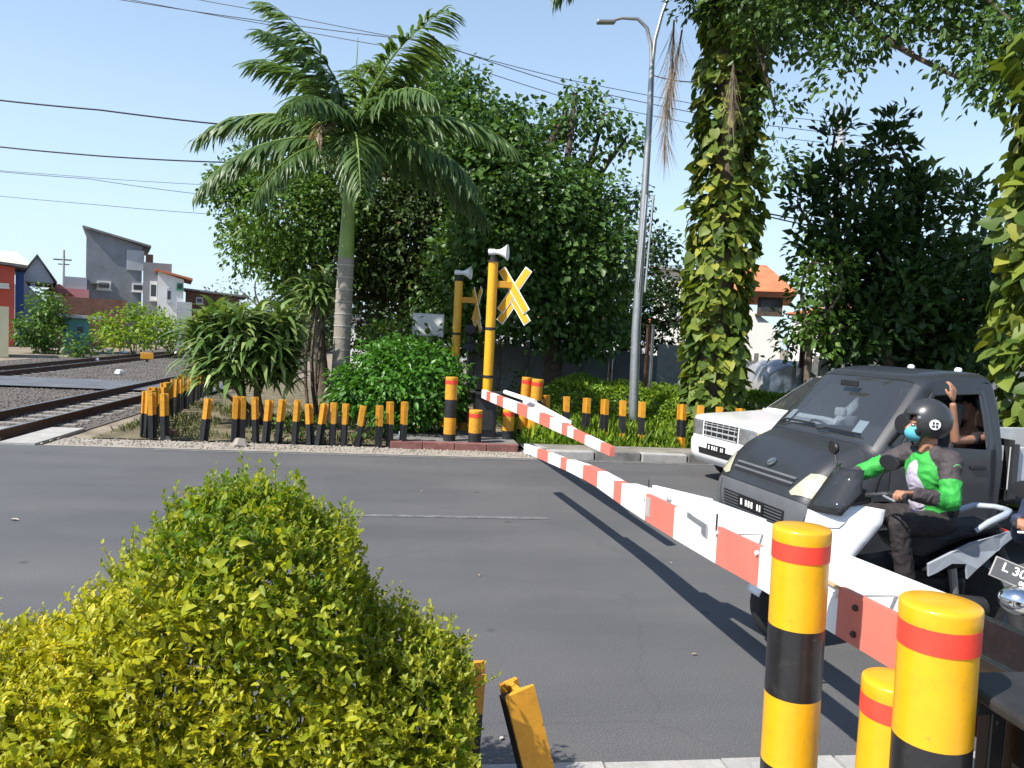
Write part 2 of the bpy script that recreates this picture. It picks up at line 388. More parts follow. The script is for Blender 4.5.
# ------------------------------------------------------------------ ground, road, kerbs
RY0, RY1 = 3.43, 12.95
tag(sheet('ground', -700, 700, -300, 900, -.03, m_dirt), kind='structure')
tag(sheet('road', -120, 120, RY0, RY1, 0., ASPH), kind='structure')
road_gut = tag(sheet('gutter_strip', -5.6, 60, RY1 - .04, 13.72, .004, m_sand), kind='structure')
mk = MB()
mk.add([(-.80, 8.60, .005), (1.72, 8.60, .005), (1.72, 8.70, .005), (-.80, 8.70, .005)], [(0, 1, 2, 3)])
for k in (-2, -1, 1, 2):
    x = -.8 + k * 7.5
    mk.add([(x, 8.60, .005), (x + 2.5, 8.60, .005), (x + 2.5, 8.70, .005), (x, 8.70, .005)], [(0, 1, 2, 3)])
mk.add([(-3.9, 12.72, .005), (40, 12.72, .005), (40, 12.84, .005), (-3.9, 12.84, .005)], [(0, 1, 2, 3)])
tag(mk.build('road_marking', PAINT), kind='structure')
# near island on which the photographer stands
isl = MB(); isl.box((0, .85, .01), (40, 4.9, .1))
isl = tag(isl.build('near_pavement', m_conc), kind='structure')
R = random.Random(4)
x = -12.
kb = None
while x < 8:
    L = .58; b = MB(); b.box((0, 0, 0), (L, .2, .26))
    if kb is None: kb = b.mesh('kerb_stone', m_conc)
    o = link('kerb_stone', kb, isl, (x + L / 2, RY0 - .06 + R.uniform(-.008, .008), -.05 + R.uniform(-.004, .004)))
    x += L + .012
# far pavement: red kerb by the barrier machine, grey stones to the right of it
fp = tag(sheet('far_pavement', 2.15, 60, 13.1, 14.05, .10, M('dusty_pavement', (.22, .20, .17), .95, var=.3, scale=3, bump=.4, dirt=.5, dirtc=(.10, .09, .075))), kind='structure')
pl = MB(); pl.box((.95, 14.62, .045), (2.3, 1.75, .15)); tag(pl.build('barrier_plinth', m_concd), kind='structure')
kr = tag(thing('red_kerb', None, None), kind='structure')
for i in range(4):
    b = MB(); b.box((.08 + i * .57, 13.66 + R.uniform(-.01, .01), .045), (.56, .16, .18)); b.build('kerb_stone', m_kerbred, kr, bevel=.012)
b = MB(); b.box((2.36, 13.34, .05), (.3, .34, .24), Euler((.1, .06, .5)).to_matrix()); b.build('kerb_stone', m_conc, kr, bevel=.03)
kmats = [m_concd, m_conc]
for i in range(30):
    b = MB(); L = .82; b.box((2.9 + i * .84, 13.02 + R.uniform(-.012, .012), .05 + R.uniform(-.01, .01)), (L, .2, .2), Euler((0, R.uniform(-.012, .012), R.uniform(-.015, .015))).to_matrix())
    b.build('kerb_stone', kmats[(i + 1) % 2 if i < 12 else 0], fp, bevel=.018)
# lawn behind
tag(sheet('lawn_ground', 2.15, 60, 14.05, 27, .06, M('lawn_soil', (.055, .085, .02), .95, var=.5, scale=2.2, bump=.5)), kind='structure')
tag(sheet('planting_bed', -5.3, 1.95, 13.95, 30, -.01, M('bed_soil', (.15, .125, .075), .95, var=.5, scale=2.5, bump=.8, bscale=18, dirt=.6, dirtc=(.07, .085, .025))), kind='structure')

# ------------------------------------------------------------------ railway
tag(sheet('ballast', -16.5, -5.7, 13.3, 160, -.012, m_ballast, 1, 1), kind='structure')
tag(sheet('side_path', -40, -5.4, 22.6, 25.8, .05, M('old_asphalt', (.11, .118, .135), .85, var=.25, scale=1.6, bump=.3, dirt=.4, dirtc=(.17, .16, .15))), kind='structure')
RAILP = [(-.062, 0), (.062, 0), (.062, .014), (.012, .03), (.012, .105), (.034, .112), (.034, .138), (.026, .142), (-.026, .142), (-.034, .138), (-.034, .112), (-.012, .105), (-.012, .03), (-.062, .014)]
sl = MB(); sl.box((0, 0, 0), (1.9, .22, .12)); slm = sl.mesh('sleeper', m_sleeper)
for (xa, xb, lab) in ((-7.62, -6.45, 'railway track nearest the striped posts, crossing the road'), (-13.75, -12.55, 'farther railway track along the shrubs and houses')):
    t = thing('railway_track', lab, 'track', ((xa + xb) / 2, 13.3, -.012), 0, 'railway tracks')
    for xx in (xa, xb):
        dx = xx - (xa + xb) / 2
        b = MB(); b.prism(RAILP, lambda u, v: Vector((dx + u, .0, v + .03)), lambda u, v: Vector((dx + u, 150., v + .03)))
        r_ = b.build('rail', m_rust, t)
        h = MB(); h.box((dx, 75, .174), (.05, 150, .005)); h.build('rail_head', m_railtop, r_)
    for i in range(70):
        link('sleeper', slm, t, (0, .9 + i * .62, -.045))
b = MB(); b.box((-5.98, 13.85, -.02), (.55, 1.9, .10)); b.box((-7.03, 13.7, -.02), (.8, 1.7, .10)); b.box((-8.2, 13.7, -.02), (.8, 1.7, .10))
tag(b.build('crossing_panel', m_conc), kind='structure')
# stones lying in the ballast
rng = np.random.default_rng(3)
def stones(name, n, x0, x1, y0, y1, z, s0, s1, mat, seed=0):
    g = np.random.default_rng(seed)
    base = np.array([(-1, -1, -.5), (1, -1, -.5), (1, 1, -.5), (-1, 1, -.5), (-.6, -.7, .6), (.7, -.6, .5), (.5, .7, .6), (-.7, .6, .4)])
    fq = np.array([(3, 2, 1, 0), (4, 5, 6, 7), (0, 1, 5, 4), (1, 2, 6, 5), (2, 3, 7, 6), (3, 0, 4, 7)])
    P = np.stack([g.uniform(x0, x1, n), g.uniform(y0, y1, n), np.full(n, z)], 1)
    S = g.uniform(s0, s1, (n, 1, 1)) * (1 + g.uniform(-.4, .4, (n, 8, 3)) * .6)
    a = g.uniform(0, 6.28, n); ca, sa = np.cos(a)[:, None], np.sin(a)[:, None]
    V = base[None] * S
    V = np.stack([V[..., 0] * ca - V[..., 1] * sa, V[..., 0] * sa + V[..., 1] * ca, V[..., 2] * .8], -1) + P[:, None]
    F = (fq[None] + (np.arange(n) * 8)[:, None, None]).reshape(-1, 4)
    return tag(link(name, arr_mesh(name, V.reshape(-1, 3), F, mat)), kind='stuff')
tag(stones('ballast_stones', 22000, -16.4, -5.8, 13.6, 45, -.012, .012, .045, M('ballast_stone', (.11, .10, .092), .9, var=.5, scale=1.1), 5), 'loose grey ballast stones around the rails', 'ballast')
tag(stones('verge_stones', 900, -5.8, 3, 13.0, 13.75, .01, .006, .025, M('verge_stone', (.27, .24, .2), .9, var=.4, scale=2), 6), 'small gravel and crumbs along the far road edge', 'gravel')
# light rubble lumps beside the far track
for i, (px, py, s_) in enumerate(((120, 374, .24), (96, 361, .2), (110, 353, .28), (124, 353, .22), (176, 354, .22))):
    p = gr(px, py, 0); b = MB(); rr = random.Random(i)
    b.box((0, 0, s_ * .3), (s_ * 1.5, s_, s_ * .7), Euler((rr.uniform(-.2, .2), rr.uniform(-.2, .2), rr.uniform(0, 3))).to_matrix(), .7)
    o = b.build('rubble_lump', m_white, bevel=.04, loc=p)
    tag(o, ('pale rubble lump on the gravel between the two tracks', 'pale rubble lump below the teal hut', 'larger pale rubble lump under the green shrubs', 'pale rubble lump right of the larger one under the shrubs', 'pale rubble lump by the farther track near the strap-leaved shrub')[i], 'rubble', 'rubble lumps by the tracks')
p = gr(147, 362); b = MB(); b.box((0, 0, .28), (.55, .12, .3)); ym = thing('track_marker', 'low yellow marker block on legs beside the farther track', 'marker', p, .2)
b.build('plate', m_yelp, ym, bevel=.02); b = MB(); b.box((0, 0, .07), (.1, .08, .14)); b.build('leg', m_blkp, ym)

# ------------------------------------------------------------------ rail-stub marker posts
PP = [(-.055, -.06), (.055, -.06), (.055, -.047), (.011, -.036), (.011, .03), (.034, .036), (.034, .06), (-.034, .06), (-.034, .036), (-.011, .03), (-.011, -.036), (-.055, -.047)]
def post_mesh(z0, z1, mat, sc=1., n='painted_top'):
    b = MB(); b.prism([(x * sc, y * sc) for x, y in PP], lambda u, v: Vector((u, v, z0)), lambda u, v: Vector((u, v, z1))); return b.mesh(n, mat)
PT = {}
def post(loc, h, split, rz, lx, ly, label, group, sc=1., low=False, tint=None):
    key = (round(h, 2), round(split, 2), sc, low)
    if key not in PT:
        PT[key] = (post_mesh(split, h, m_yelp, sc), post_mesh(.22 if low else 0, split, m_blkp, sc, 'painted_base'), post_mesh(0, .22, m_yelp, sc, 'painted_foot') if low else None)
    t = thing('marker_post', label, 'post', loc, rz, group); t.rotation_euler = Euler((lx, ly, rz))
    link('painted_top', PT[key][0], t); link('painted_base', PT[key][1], t)
    if PT[key][2]: link('painted_foot', PT[key][2], t)
    return t
R = random.Random(8)
roadrow = [(201, .74, .06), (232, .8, .02), (240, .8, 0), (253, .8, -.04), (263, .76, .03), (275, .78, .09), (292, .78, .02), (308, .72, -.05), (316, .74, .11), (330, .76, .02), (341, .75, .04), (355, .73, .10), (377, .74, -.02), (388, .82, -.01), (401, .83, 0)]
for i, (px, h, ln) in enumerate(roadrow):
    p = col_at(px, 14.15 + .02 * i, 0) if False else gr(px + 2, 441 + (px - 200) * .037)
    nm = ('leftmost, standing apart' if i == 0 else 'rightmost' if i == len(roadrow) - 1 else ORD[i] + ' from the left')
    post(p, h, h * .52, math.pi + R.uniform(-.35, .35), R.uniform(-.05, .05), -ln + R.uniform(-.02, .02),
         'orange-topped black rail post in the row along the far road edge, ' + nm, 'rail posts along the far road edge', 1.1)
p = gr(143, 437); p2 = gr(208, 392)
for i in range(25):
    u = i / 24.; q = p.lerp(p2, u)
    q = q + Vector((R.uniform(-.05, .05) + (.0 if i else 0), R.uniform(-.06, .06), 0))
    post(q, .78 + R.uniform(-.05, .05), .42, math.pi / 2 + R.uniform(-.4, .4), R.uniform(-.05, .05), R.uniform(-.05, .05),
         'orange-topped black rail post in the row beside the track, ' + ('nearest the road' if i == 0 else 'farthest from the road' if i == 24 else ORD[i] + ' from the road'), 'rail posts beside the track', 1.1)
for i, (px, py) in enumerate(((152, 439), (164, 440))):
    post(gr(px, py), .8, .42, math.pi + R.uniform(-.2, .2), R.uniform(-.04, .04), R.uniform(-.04, .04), ('orange-topped rail post just right of the row corner by the track', 'orange-topped rail post at the corner, nearest to the lone leaning post')[i], 'rail posts at the corner', 1.15)
rr = [(546, 397), (566, 399), (585, 399), (604, 400), (622, 401), (641, 402), (681, 400), (699, 401), (718, 402), (738, 404), (760, 404)]
for i, (px, yt) in enumerate(rr):
    q = col_at(px, 15.5 - .10 * i, .06)
    post(q, .86, .56, math.pi + R.uniform(-.3, .3), R.uniform(-.03, .03), R.uniform(-.03, .03), 'yellow and black banded post before the low hedge, ' + ('leftmost' if i == 0 else 'rightmost' if i == len(rr) - 1 else ORD[i] + ' from the left'), 'banded posts before the low hedge', 1.25, True)
# near posts in front of the golden hedge
q = at(513, 684, 3.05)
base = Vector((q.x + .17, q.y - .02, .1))
t = post(base, .0 + (q.z - .1) * 1.03, .0 + .02, math.pi - .25, 0, 0, 'leaning yellow rail post at the near kerb, right of the golden hedge', 'near rail posts', 1.15)
t.rotation_euler = Euler((.02, -.26, math.pi - .25)); t.rotation_euler = (Vector((0, 0, 1)).rotation_difference(q - base) @ Euler((0, 0, .28)).to_quaternion()).to_euler()
blk = MB(); blk.box((-.036, 0, (q.z - .1) * .5), (.046, .066, (q.z - .1) * .96)); blk.build('black_side', m_blkp, t)
for i, px in enumerate((464, 398)):
    q = at(px, 668, 3.15); post(Vector((q.x + .02, q.y, .1)), q.z - .1, (q.z - .1) * (.55 if i else .72), math.pi + .1, 0, -.03, ('rail post half hidden at the right end of the golden hedge', 'rail post almost wholly behind the golden hedge leaves')[i], 'near rail posts', 1.2)

# ------------------------------------------------------------------ bollards
def bollard(loc, h, r, label, group, lean=(0, 0), bands=None, top=m_yel):
    t = thing('bollard', label, 'bollard', loc, 0, group); t.rotation_euler = Euler((lean[0], lean[1], 0))
    z = h
    bands = bands or [('cap', .05, m_yel), ('reflective_band', .064, m_redrefl), ('upper_section', .25, m_yel), ('black_band', .26, m_blk), ('lower_section', .26, m_yel), ('foot', 9, m_blk)]
    for nme, hh, mt in bands:
        z1 = max(0, z - hh); rr_ = r * 1.025 if nme == 'reflective_band' else r
        b = MB()
        if nme == 'cap': b.lathe([(r * 1.02, z1), (r * 1.03, z1 + .01), (r * 1.03, z - .010), (r * 1.015, z - .003), (r * .98, z), (r * .5, z + .003), (0.0001, z + .005)], 40)
        else: b.lathe([(rr_, z1), (rr_, z)], 40)
        b.build(nme, mt, t, smooth=True); z = z1
        if z <= 0: break
    return t
q = at(808, 528, 2.8); bollard((q.x, q.y, .13), q.z - .13, .101, 'tall yellow and black bollard in front of the striped barrier arm', 'near bollards', (-.01, -.012))
q = at(950, 602, 2.0); bollard((q.x, q.y, .13), q.z - .13, .097, 'nearest yellow bollard at the lower right, largest in view', 'near bollards', (0, -.02))
q = at(896, 680, 2.45); bollard((q.x, q.y, .13), q.z - .13, .10, 'short shaded yellow bollard between the two tall near bollards', 'near bollards')
fb = [(452, 377, 13.95, .11, 'tall banded bollard left of the yellow signal pole'), (464, 386, 15.6, .1, 'bollard behind the tall banded one, half hidden by black equipment'), (476, 410, 13.9, .12, 'short bollard in the middle beneath the yellow poles'),
      (445, 405, 14.9, .1, 'short bollard peeking out left behind the tall banded one'), (509, 409, 14.6, .11, 'short bollard under the far barrier arm'), (524, 377, 15.3, .1, 'left bollard of the tilted pair behind the far barrier arm'), (535, 379, 15.2, .115, 'right bollard of the tilted pair behind the far barrier arm')]
for px, py, Y, r, lb in fb:
    q = at(px, py, Y); bollard((q.x, q.y, .1), q.z - .1, r, lb, 'bollards around the far barrier machine', (R.uniform(-.03, .03), .05 if px > 520 else 0), [('cap', .06, m_yelp), ('reflective_band', .07, m_redrefl), ('upper_section', .28, m_yelp), ('black_band', .33, m_blkp), ('lower_section', .3, m_yelp), ('foot', 9, m_blkp)])

# ------------------------------------------------------------------ barrier arms
def seg(b, P0, P1, z00, z01, z10, z11, w0, w1, side):
    """box between two stations; P on the front face, w is the depth to the right"""
    b.hexa([Vector((P0.x, P0.y, z00)), Vector((P0.x, P0.y, z00)) + side * w0, Vector((P1.x, P1.y, z10)) + side * w1, Vector((P1.x, P1.y, z10))],
           [Vector((P0.x, P0.y, z01)), Vector((P0.x, P0.y, z01)) + side * w0, Vector((P1.x, P1.y, z11)) + side * w1, Vector((P1.x, P1.y, z11))])
def interp(tab, y):
    tab = sorted(tab)
    if y <= tab[0][0]: return tab[0][1:]
    for a, b in zip(tab, tab[1:]):
        if y <= b[0]:
            u = (y - a[0]) / (b[0] - a[0]); return tuple(a[k] + (b[k] - a[k]) * u for k in range(1, len(a)))
    return tab[-1][1:]
def armline(y): return cw(.23 + (9.8 - y) * .167, y)
TAB = [(10., .58, .69), (9.13, .65, .765), (7.64, .77, .885), (7.03, .81, .94), (6.55, .83, .97), (5.88, .835, .99), (5.33, .85, 1.04), (4.8, .87, 1.07), (4.18, .90, 1.105), (3.7, .93, 1.13), (3.04, .955, 1.155), (2.78, .97, 1.17), (1.2, 1.02, 1.22)]
piv = armline(1.75)
arm = thing('striped_barrier', 'red and white striped barrier arm reaching across the road from lower right', 'barrier', (piv.x, piv.y, 0), 0, 'level crossing barrier arms')
def local(v): return v - Vector((piv.x, piv.y, 0))
stn = [10., 9.13, 8.53, 7.92, 7.66, 7.03, 6.55, 6.08, 5.88, 5.33, 4.8, 4.18, 3.7, 3.05, 2.45]
side = Vector((1, .02, 0)).normalized()
for i in range(len(stn) - 1):
    y0, y1 = stn[i], stn[i + 1]; mat_ = m_salmon if i % 2 else m_white
    if i == 8: mat_ = m_white
    if i > 8: mat_ = m_salmon if (i - 9) % 2 == 0 else m_white
    mat_ = [m_white, m_salmon, m_white, m_salmon, m_white, m_salmon, m_white, m_salmon, m_white, m_salmon, m_white, m_salmon, m_white, m_salmon][i]
    a, c_ = interp(TAB, y0), interp(TAB, y1)
    if y1 >= 7.65: w0 = w1 = .05
    elif y1 >= 5.87: w0 = w1 = .085
    elif y1 >= 5.3: w0, w1 = .12, .15
    else: w0 = w1 = .028
    z00, z01, z10, z11 = a[0], a[1], c_[0], c_[1]
    if i in (8,): z01 += .012; z11 += .012
    b = MB(); seg(b, local(armline(y0)), local(armline(y1)), z00, z01, z10, z11, w0, w1, side)
    b.build('board_segment', mat_, arm)
# rear board of the fork
st2 = [5.62, 4.9, 4.2, 3.5, 2.72]
for i in range(4):
    y0, y1 = st2[i], st2[i + 1]; a, c_ = interp(TAB, y0), interp(TAB, y1)
    b = MB(); o0 = side * (.15 + (.12 if i else 0)); o1 = side * .27
    seg(b, local(armline(y0)) + o0, local(armline(y1)) + o1, a[0] + .02, a[1] + .03, c_[0] + .02, c_[1] + .04, .025, .025, side)
    b.build('rear_board', m_white, arm)
for y in (5.35, 4.18, 3.72, 3.06):
    a = interp(TAB, y); b = MB(); q = local(armline(y)); b.tube([Vector((q.x - .012, q.y, a[1] - .035)), Vector((q.x, q.y, a[1] - .035)) + side * .28], .012, 8); b.build('spacer_bolt', m_white, arm)
for y, dz in ((2.93, -.05), (2.93, -.155)):
    a = interp(TAB, y); q = local(armline(y)); b = MB(); b.lathe([(.013, 0), (.013, .01), (.006, .016), (0.0001, .016)], 6, (q.x - .001, q.y, a[1] + dz), 'x', Euler((0, 0, math.pi)).to_matrix()); b.build('bolt', m_dsteel, arm)
y = 3.19; a = interp(TAB, y); q = local(armline(y)); b = MB(); b.box((q.x - .004, q.y, a[1] + .004), (.012, .3, .012)); b.build('tape_strip', m_tan, arm)
y = 4.45; a = interp(TAB, y); q = local(armline(y)); b = MB(); b.box((q.x - .003, q.y, a[1] - .02), (.008, .3, .03)); b.box((q.x - .004, q.y - .12, a[1] - .045), (.009, .07, .06)); b.build('bracket', m_steel, arm)
y = 5.27; a = interp(TAB, y); q = local(armline(y)); b = MB(); b.box((q.x - .002, q.y, a[1] - .085), (.006, .07, .13)); b.build('sticker', m_conc, arm)
for y, o in ((5.62, .12), (4.19, -.002)):
    a = interp(TAB, y); q = local(armline(y)) + side * o; b = MB(); b.box((q.x, q.y, a[1] + .02), (.006, .012, .1)); b.build('slot', m_blkpl, arm)
# black root plates and counterweights
for sd in (0., .27):
    b = MB(); y0, y1 = (2.45, .6) if sd == 0 else (2.72, .6); a, c_ = interp(TAB, y0), interp(TAB, y1)
    seg(b, local(armline(y0)) + side * sd, local(armline(y1)) + side * sd, a[0] - .05, a[1] + (.02 if sd else 0), c_[0] - .05, c_[1] + .02, .03, .03, side); b.build('root_plate', m_blk, arm, bevel=.004)
b = MB(); q = local(armline(.75)); b.box((q.x + .15, q.y, .98), (.24, .35, .34)); b.build('counterweight', m_blk, arm, bevel=.02)
# near barrier machine cabinet
q = at(1002, 700, 2.05)
mc = thing('barrier_machine', 'black steel barrier drive cabinet at the lower right corner', 'cabinet', (q.x + .12, q.y - .12, .13))
hz = q.z - .13
b = MB(); b.box((.16, 0, hz * .5), (.42, .38, hz)); b.build('housing', m_blk, mc, bevel=.015)
b = MB(); b.box((.1, .0, hz + .02), (.62, .44, .035)); b.build('lid', m_dsteel, mc, bevel=.012)
b = MB(); b.box((-.1, .17, hz * .5), (.05, .05, hz - .02)); b.build('frame_post', m_blk, mc, bevel=.006)
b = MB(); b.box((-.07, .16, hz - .03), (.3, .03, .05), Euler((0, .12, .3)).to_matrix()); b.build('bracket', m_dsteel, mc, bevel=.008)
b = MB(); b.box((-.04, .1, hz + .05), (.1, .014, .014), Euler((0, -.4, .5)).to_matrix()); b.build('latch', m_steel, mc)
b = MB(); b.box((.1, 0, -.02), (.9, .7, .05)); b.build('base_plate', m_conc, mc, bevel=.01)

# far arm
def arm2(y): return cw(2.553 - .215 * y, y)
TB2 = [(7.3, .985, 1.075), (8.6, .975, 1.085), (9.0, .965, 1.10), (11., .94, 1.10), (14.2, .89, 1.05), (15.3, .88, 1.03)]
pv2 = arm2(14.6)
arm_b = thing('striped_barrier', 'shorter red and white barrier arm swung out from the far kerb', 'barrier', (pv2.x, pv2.y, 0), 0, 'level crossing barrier arms')
px2 = [614, 604, 588, 576, 570, 564, 552, 541, 529, 518, 504, 497.5, 491, 487, 482]
yy2 = [770 * 2.553 / ((p_ - 512) + 770 * .215) for p_ in px2]
for i in range(len(yy2) - 1):
    y0, y1 = yy2[i], yy2[i + 1]; a, c_ = interp(TB2, y0), interp(TB2, y1); b = MB()
    w = .05 if y1 < 9 else .07
    P0, P1 = arm2(y0) - Vector((pv2.x, pv2.y, 0)), arm2(y1) - Vector((pv2.x, pv2.y, 0))
    seg(b, P0, P1, a[0], a[1], c_[0], c_[1], w, w, side); b.build('board_segment', m_white if i % 2 else m_salmon, arm_b)
for y0, y1, w in ((9.05, 12.2, .03),):
    a, c_ = interp(TB2, y0), interp(TB2, y1); b = MB(); P0, P1 = arm2(y0) - Vector((pv2.x, pv2.y, 0)), arm2(y1) - Vector((pv2.x, pv2.y, 0))
    seg(b, P0 + side * .09, P1 + side * .26, a[0] + .03, a[1] + .02, c_[0] + .05, c_[1] + .06, .03, .03, side); b.build('rear_board', m_white, arm_b)
q0 = at(505, 392, 12.4) - Vector((pv2.x, pv2.y, 0)); q1 = at(535, 402, 11.2) - Vector((pv2.x, pv2.y, 0))
b = MB(); b.tube([q0, q1], .035, 8); b.build('brace', m_white, arm_b, smooth=True)
b = MB(); b.box((.05, .35, .97), (.3, .9, .06)); b.build('root_plate', m_blk, arm_b, bevel=.01)
b = MB(); b.box((.1, .75, .95), (.4, .3, .3)); b.build('counterweight', m_blk, arm_b, bevel=.02)
fm = thing('barrier_machine', 'dark barrier drive cabinet between the far bollards', 'cabinet', (pv2.x + .12, pv2.y + .25, .11))
b = MB(); b.box((0, 0, .42), (.42, .42, .84)); b.build('housing', m_blk, fm, bevel=.015)
b = MB(); b.box((0, 0, .87), (.62, .5, .04)); b.build('lid', m_dsteel, fm, bevel=.01)
b = MB(); b.box((0, -.215, .45), (.3, .01, .6)); b.build('door', m_dsteel, fm)

# ------------------------------------------------------------------ signal poles with crossbuck and horn
def signal(px, pyt, Y, r, label, s=1., crossrot=0.):
    q = at(px, pyt, Y); h = q.z
    t = thing('signal_pole', label, 'signal pole', (q.x, q.y, .05), 0, 'yellow signal poles at the crossing'); h -= .05
    b = MB(); b.lathe([(r, 0), (r, h)], 20); b.build('pole', m_yel, t, smooth=True)
    for z in (.35, .62): 
        b = MB(); b.lathe([(r * 1.12, h * z), (r * 1.12, h * z + .05)], 20); b.build('clamp', m_blkp, t)
    b = MB(); b.lathe([(r * 1.25, h), (r * 1.25, h + .03), (r * .7, h + .04), (r * .7, h + .1)], 16); b.build('pole_cap', m_blkp, t, smooth=True)
    hx = MB(); rot = Euler((.12, 0, -.35)).to_matrix()
    hx.lathe([(.001, -.16), (.06, -.16), (.06, -.05), (.045, -.02), (.055, .06), (.10, .14), (.15, .2), (.155, .21), (.13, .205), (.05, .07), (0.001, .02)], 20, (.06, 0, h + .19), 'x', rot); hx.build('horn', m_white, t, smooth=True)
    b = MB(); b.box((.26, 0, h - .42), (.42, .07, .13)); b.build('bracket', m_yelp, t, bevel=.01)
    # crossbuck: blades face the traffic, seen obliquely from here
    cr = Euler((0, 0, crossrot)).to_matrix(); cc = Vector((.42, -.05, h - .52))
    def blade(c, ang, L, wd, mat_, d, nm, par):
        bb = MB(); ro = cr @ Euler((0, ang, 0)).to_matrix(); bb.box(c + cr @ Vector((0, d, 0)), (L, .012, wd), ro); return bb.build(nm, mat_, par)
    for kk, (ang, c, L) in enumerate(((.95, cc, 1.0), (-.95, cc, 1.0), (.95, cc + cr @ Vector((.15, 0, -.40)), .54), (-.95, cc + cr @ Vector((-.15, 0, -.40)), .54))):
        w_ = blade(c, ang, L * s, .17, m_white, .014 * kk, 'crossbuck_blade', t)
        blade(c, ang, (L - .035) * s, .132, m_yel, .014 * kk - .0085, 'yellow_face', w_)
    return t
s1 = signal(493.5, 262, 14.9, .095, 'tall yellow signal pole with white horn and yellow crossbuck', 1., -.62)
s2 = signal(459, 281, 17.6, .095, 'more distant yellow signal pole with white horn, behind the round shrub', .9, -1.32)
q = at(470, 330, 17.3); lt = thing('warning_light', 'grey warning light on a thin dark post behind the round shrub', 'signal light', (q.x, q.y, 0))
b = MB(); b.lathe([(.04, 0), (.04, q.z)], 12); b.build('post', m_blkp, lt, smooth=True)
for dz in (0, -.4):
    b = MB(); b.lathe([(.12, -.08), (.13, .05), (.09, .1), (0.001, .11)], 20, (0, -.1, q.z + dz), 'y', Euler((0, 0, math.pi)).to_matrix()); b.build('lamp', m_blkpl, lt, smooth=True)
q = at(428, 325, 19.); sg = thing('white_sign', 'small white notice board above the round shrub', 'sign', (q.x, q.y, 0), .0)
b = MB(); b.box((0, 0, q.z), (.72, .03, .5)); sb = b.build('board', m_white, sg); b = MB(); b.box((0, .01, q.z), (.78, .03, .56)); b.build('frame', m_steel, sg)
for dx in (-.3, .3):
    b = MB(); b.tube([(dx, .04, 0), (dx, .04, q.z + .2)], .025, 8); b.build('post', m_steel, sg)

# ------------------------------------------------------------------ vehicles
class Shell:
    """closed outer skin of a car: a long profile (x forward, z up) swept across the width, with rounded edges"""
    def __init__(s, prof, wtab, a=.72): s.p = prof; s.w = wtab; s.a = a
    def P(s, t):
        n = len(s.p); t = min(max(t, 0.), n - 1.0001); i = int(t); u = t - i
        q = [s.p[min(max(i + k, 0), n - 1)] for k in (-1, 0, 1, 2)]
        return [.5 * (2 * q[1][k] + (q[2][k] - q[0][k]) * u + (2 * q[0][k] - 5 * q[1][k] + 4 * q[2][k] - q[3][k]) * u * u + (3 * q[1][k] - q[0][k] - 3 * q[2][k] + q[3][k]) * u ** 3) for k in range(3)]
    def W(s, z): return interp(s.w, z)[0]
    def S(s, u, t):
        x, z, r = s.P(t); x0, z0, _ = s.P(t - .32); x1, z1, _ = s.P(t + .32)
        dx, dz = x1 - x0, z1 - z0; L = math.hypot(dx, dz) or 1.
        nx, nz = dz / L, -dx / L                       # outward: to the front / up
        q = max(0., (abs(u) - s.a) / (1 - s.a)); d = r * (1 - math.sqrt(max(0., 1 - min(q, 1.) ** 2)))
        x -= nx * d; z -= nz * d
        return Vector((x, u * s.W(z), z))
    def edge(s, t0, t1, n): 
        o = []
        for t in lin(t0, t1, n):
            v = s.S(1., t); o.append((v.x, v.z))
        return o
    def side(s, sg, bulge=0.):
        return lambda x, z: Vector((x, sg * s.W(z), z))
UC = [-1, -.995, -.98, -.955, -.92, -.88, -.83, -.78, -.72, -.5, -.25, 0, .25, .5, .72, .78, .83, .88, .92, .955, .98, .995, 1]
def wheel(parent, x, y, r, wd, rimr, sgn=1, rim=m_steel, spokes=6):
    w = MB(); h = wd / 2
    w.lathe([(rimr, -h * .8), (r * .93, -h), (r * .99, -h * .75), (r, -h * .4), (r, h * .4), (r * .99, h * .75), (r * .93, h), (rimr, h * .8)], 32, (0, 0, 0), 'y')
    o = link('wheel', w.mesh('tyre', m_rubber, True), parent, (x, y, r))
    b = MB(); b.lathe([(rimr, -h * .8), (rimr * .96, sgn * h * .3), (rimr * .3, sgn * h * .25), (.001, sgn * h * .35)], 24, (0, 0, 0), 'y'); b.build('rim', rim, o, smooth=True)
    for k in range(spokes):
        a = k * 2 * math.pi / spokes; b = MB(); b.box((math.cos(a) * rimr * .6, sgn * h * .5, math.sin(a) * rimr * .6), (rimr * .8, .02, .045), Euler((0, -a, 0)).to_matrix()); b.build('spoke', rim, o)
    b = MB(); b.lathe([(rimr * .22, 0), (rimr * .2, sgn * h * .65), (.001, sgn * h * .7)], 16, (0, 0, 0), 'y'); b.build('hub_cap', rim, o, smooth=True)
    return o
m_matte = M('matte_charcoal_paint', (.025, .027, .031), .40, var=.08, scale=2.5, spec=.5, coat=.3, dirt=.15, dirtc=(.09, .085, .08))
m_bump = M('grey_bumper_plastic', (.10, .106, .115), .55, var=.1, scale=4, dirt=.3, dirtc=(.16, .15, .14))
m_intr = M('interior_grey', (.035, .035, .038), .8, var=.2)
m_seat = M('seat_fabric', (.06, .06, .065), .9, var=.2, scale=20)
m_wcar = M('white_car_paint', (.78, .78, .77), .25, var=.02, spec=.5, coat=.6)
m_silver = M('silver_trim', (.50, .51, .52), .35, metal=.3, var=.08)
m_paper = M('paper_sticker', (.62, .66, .68), .7, var=.05)

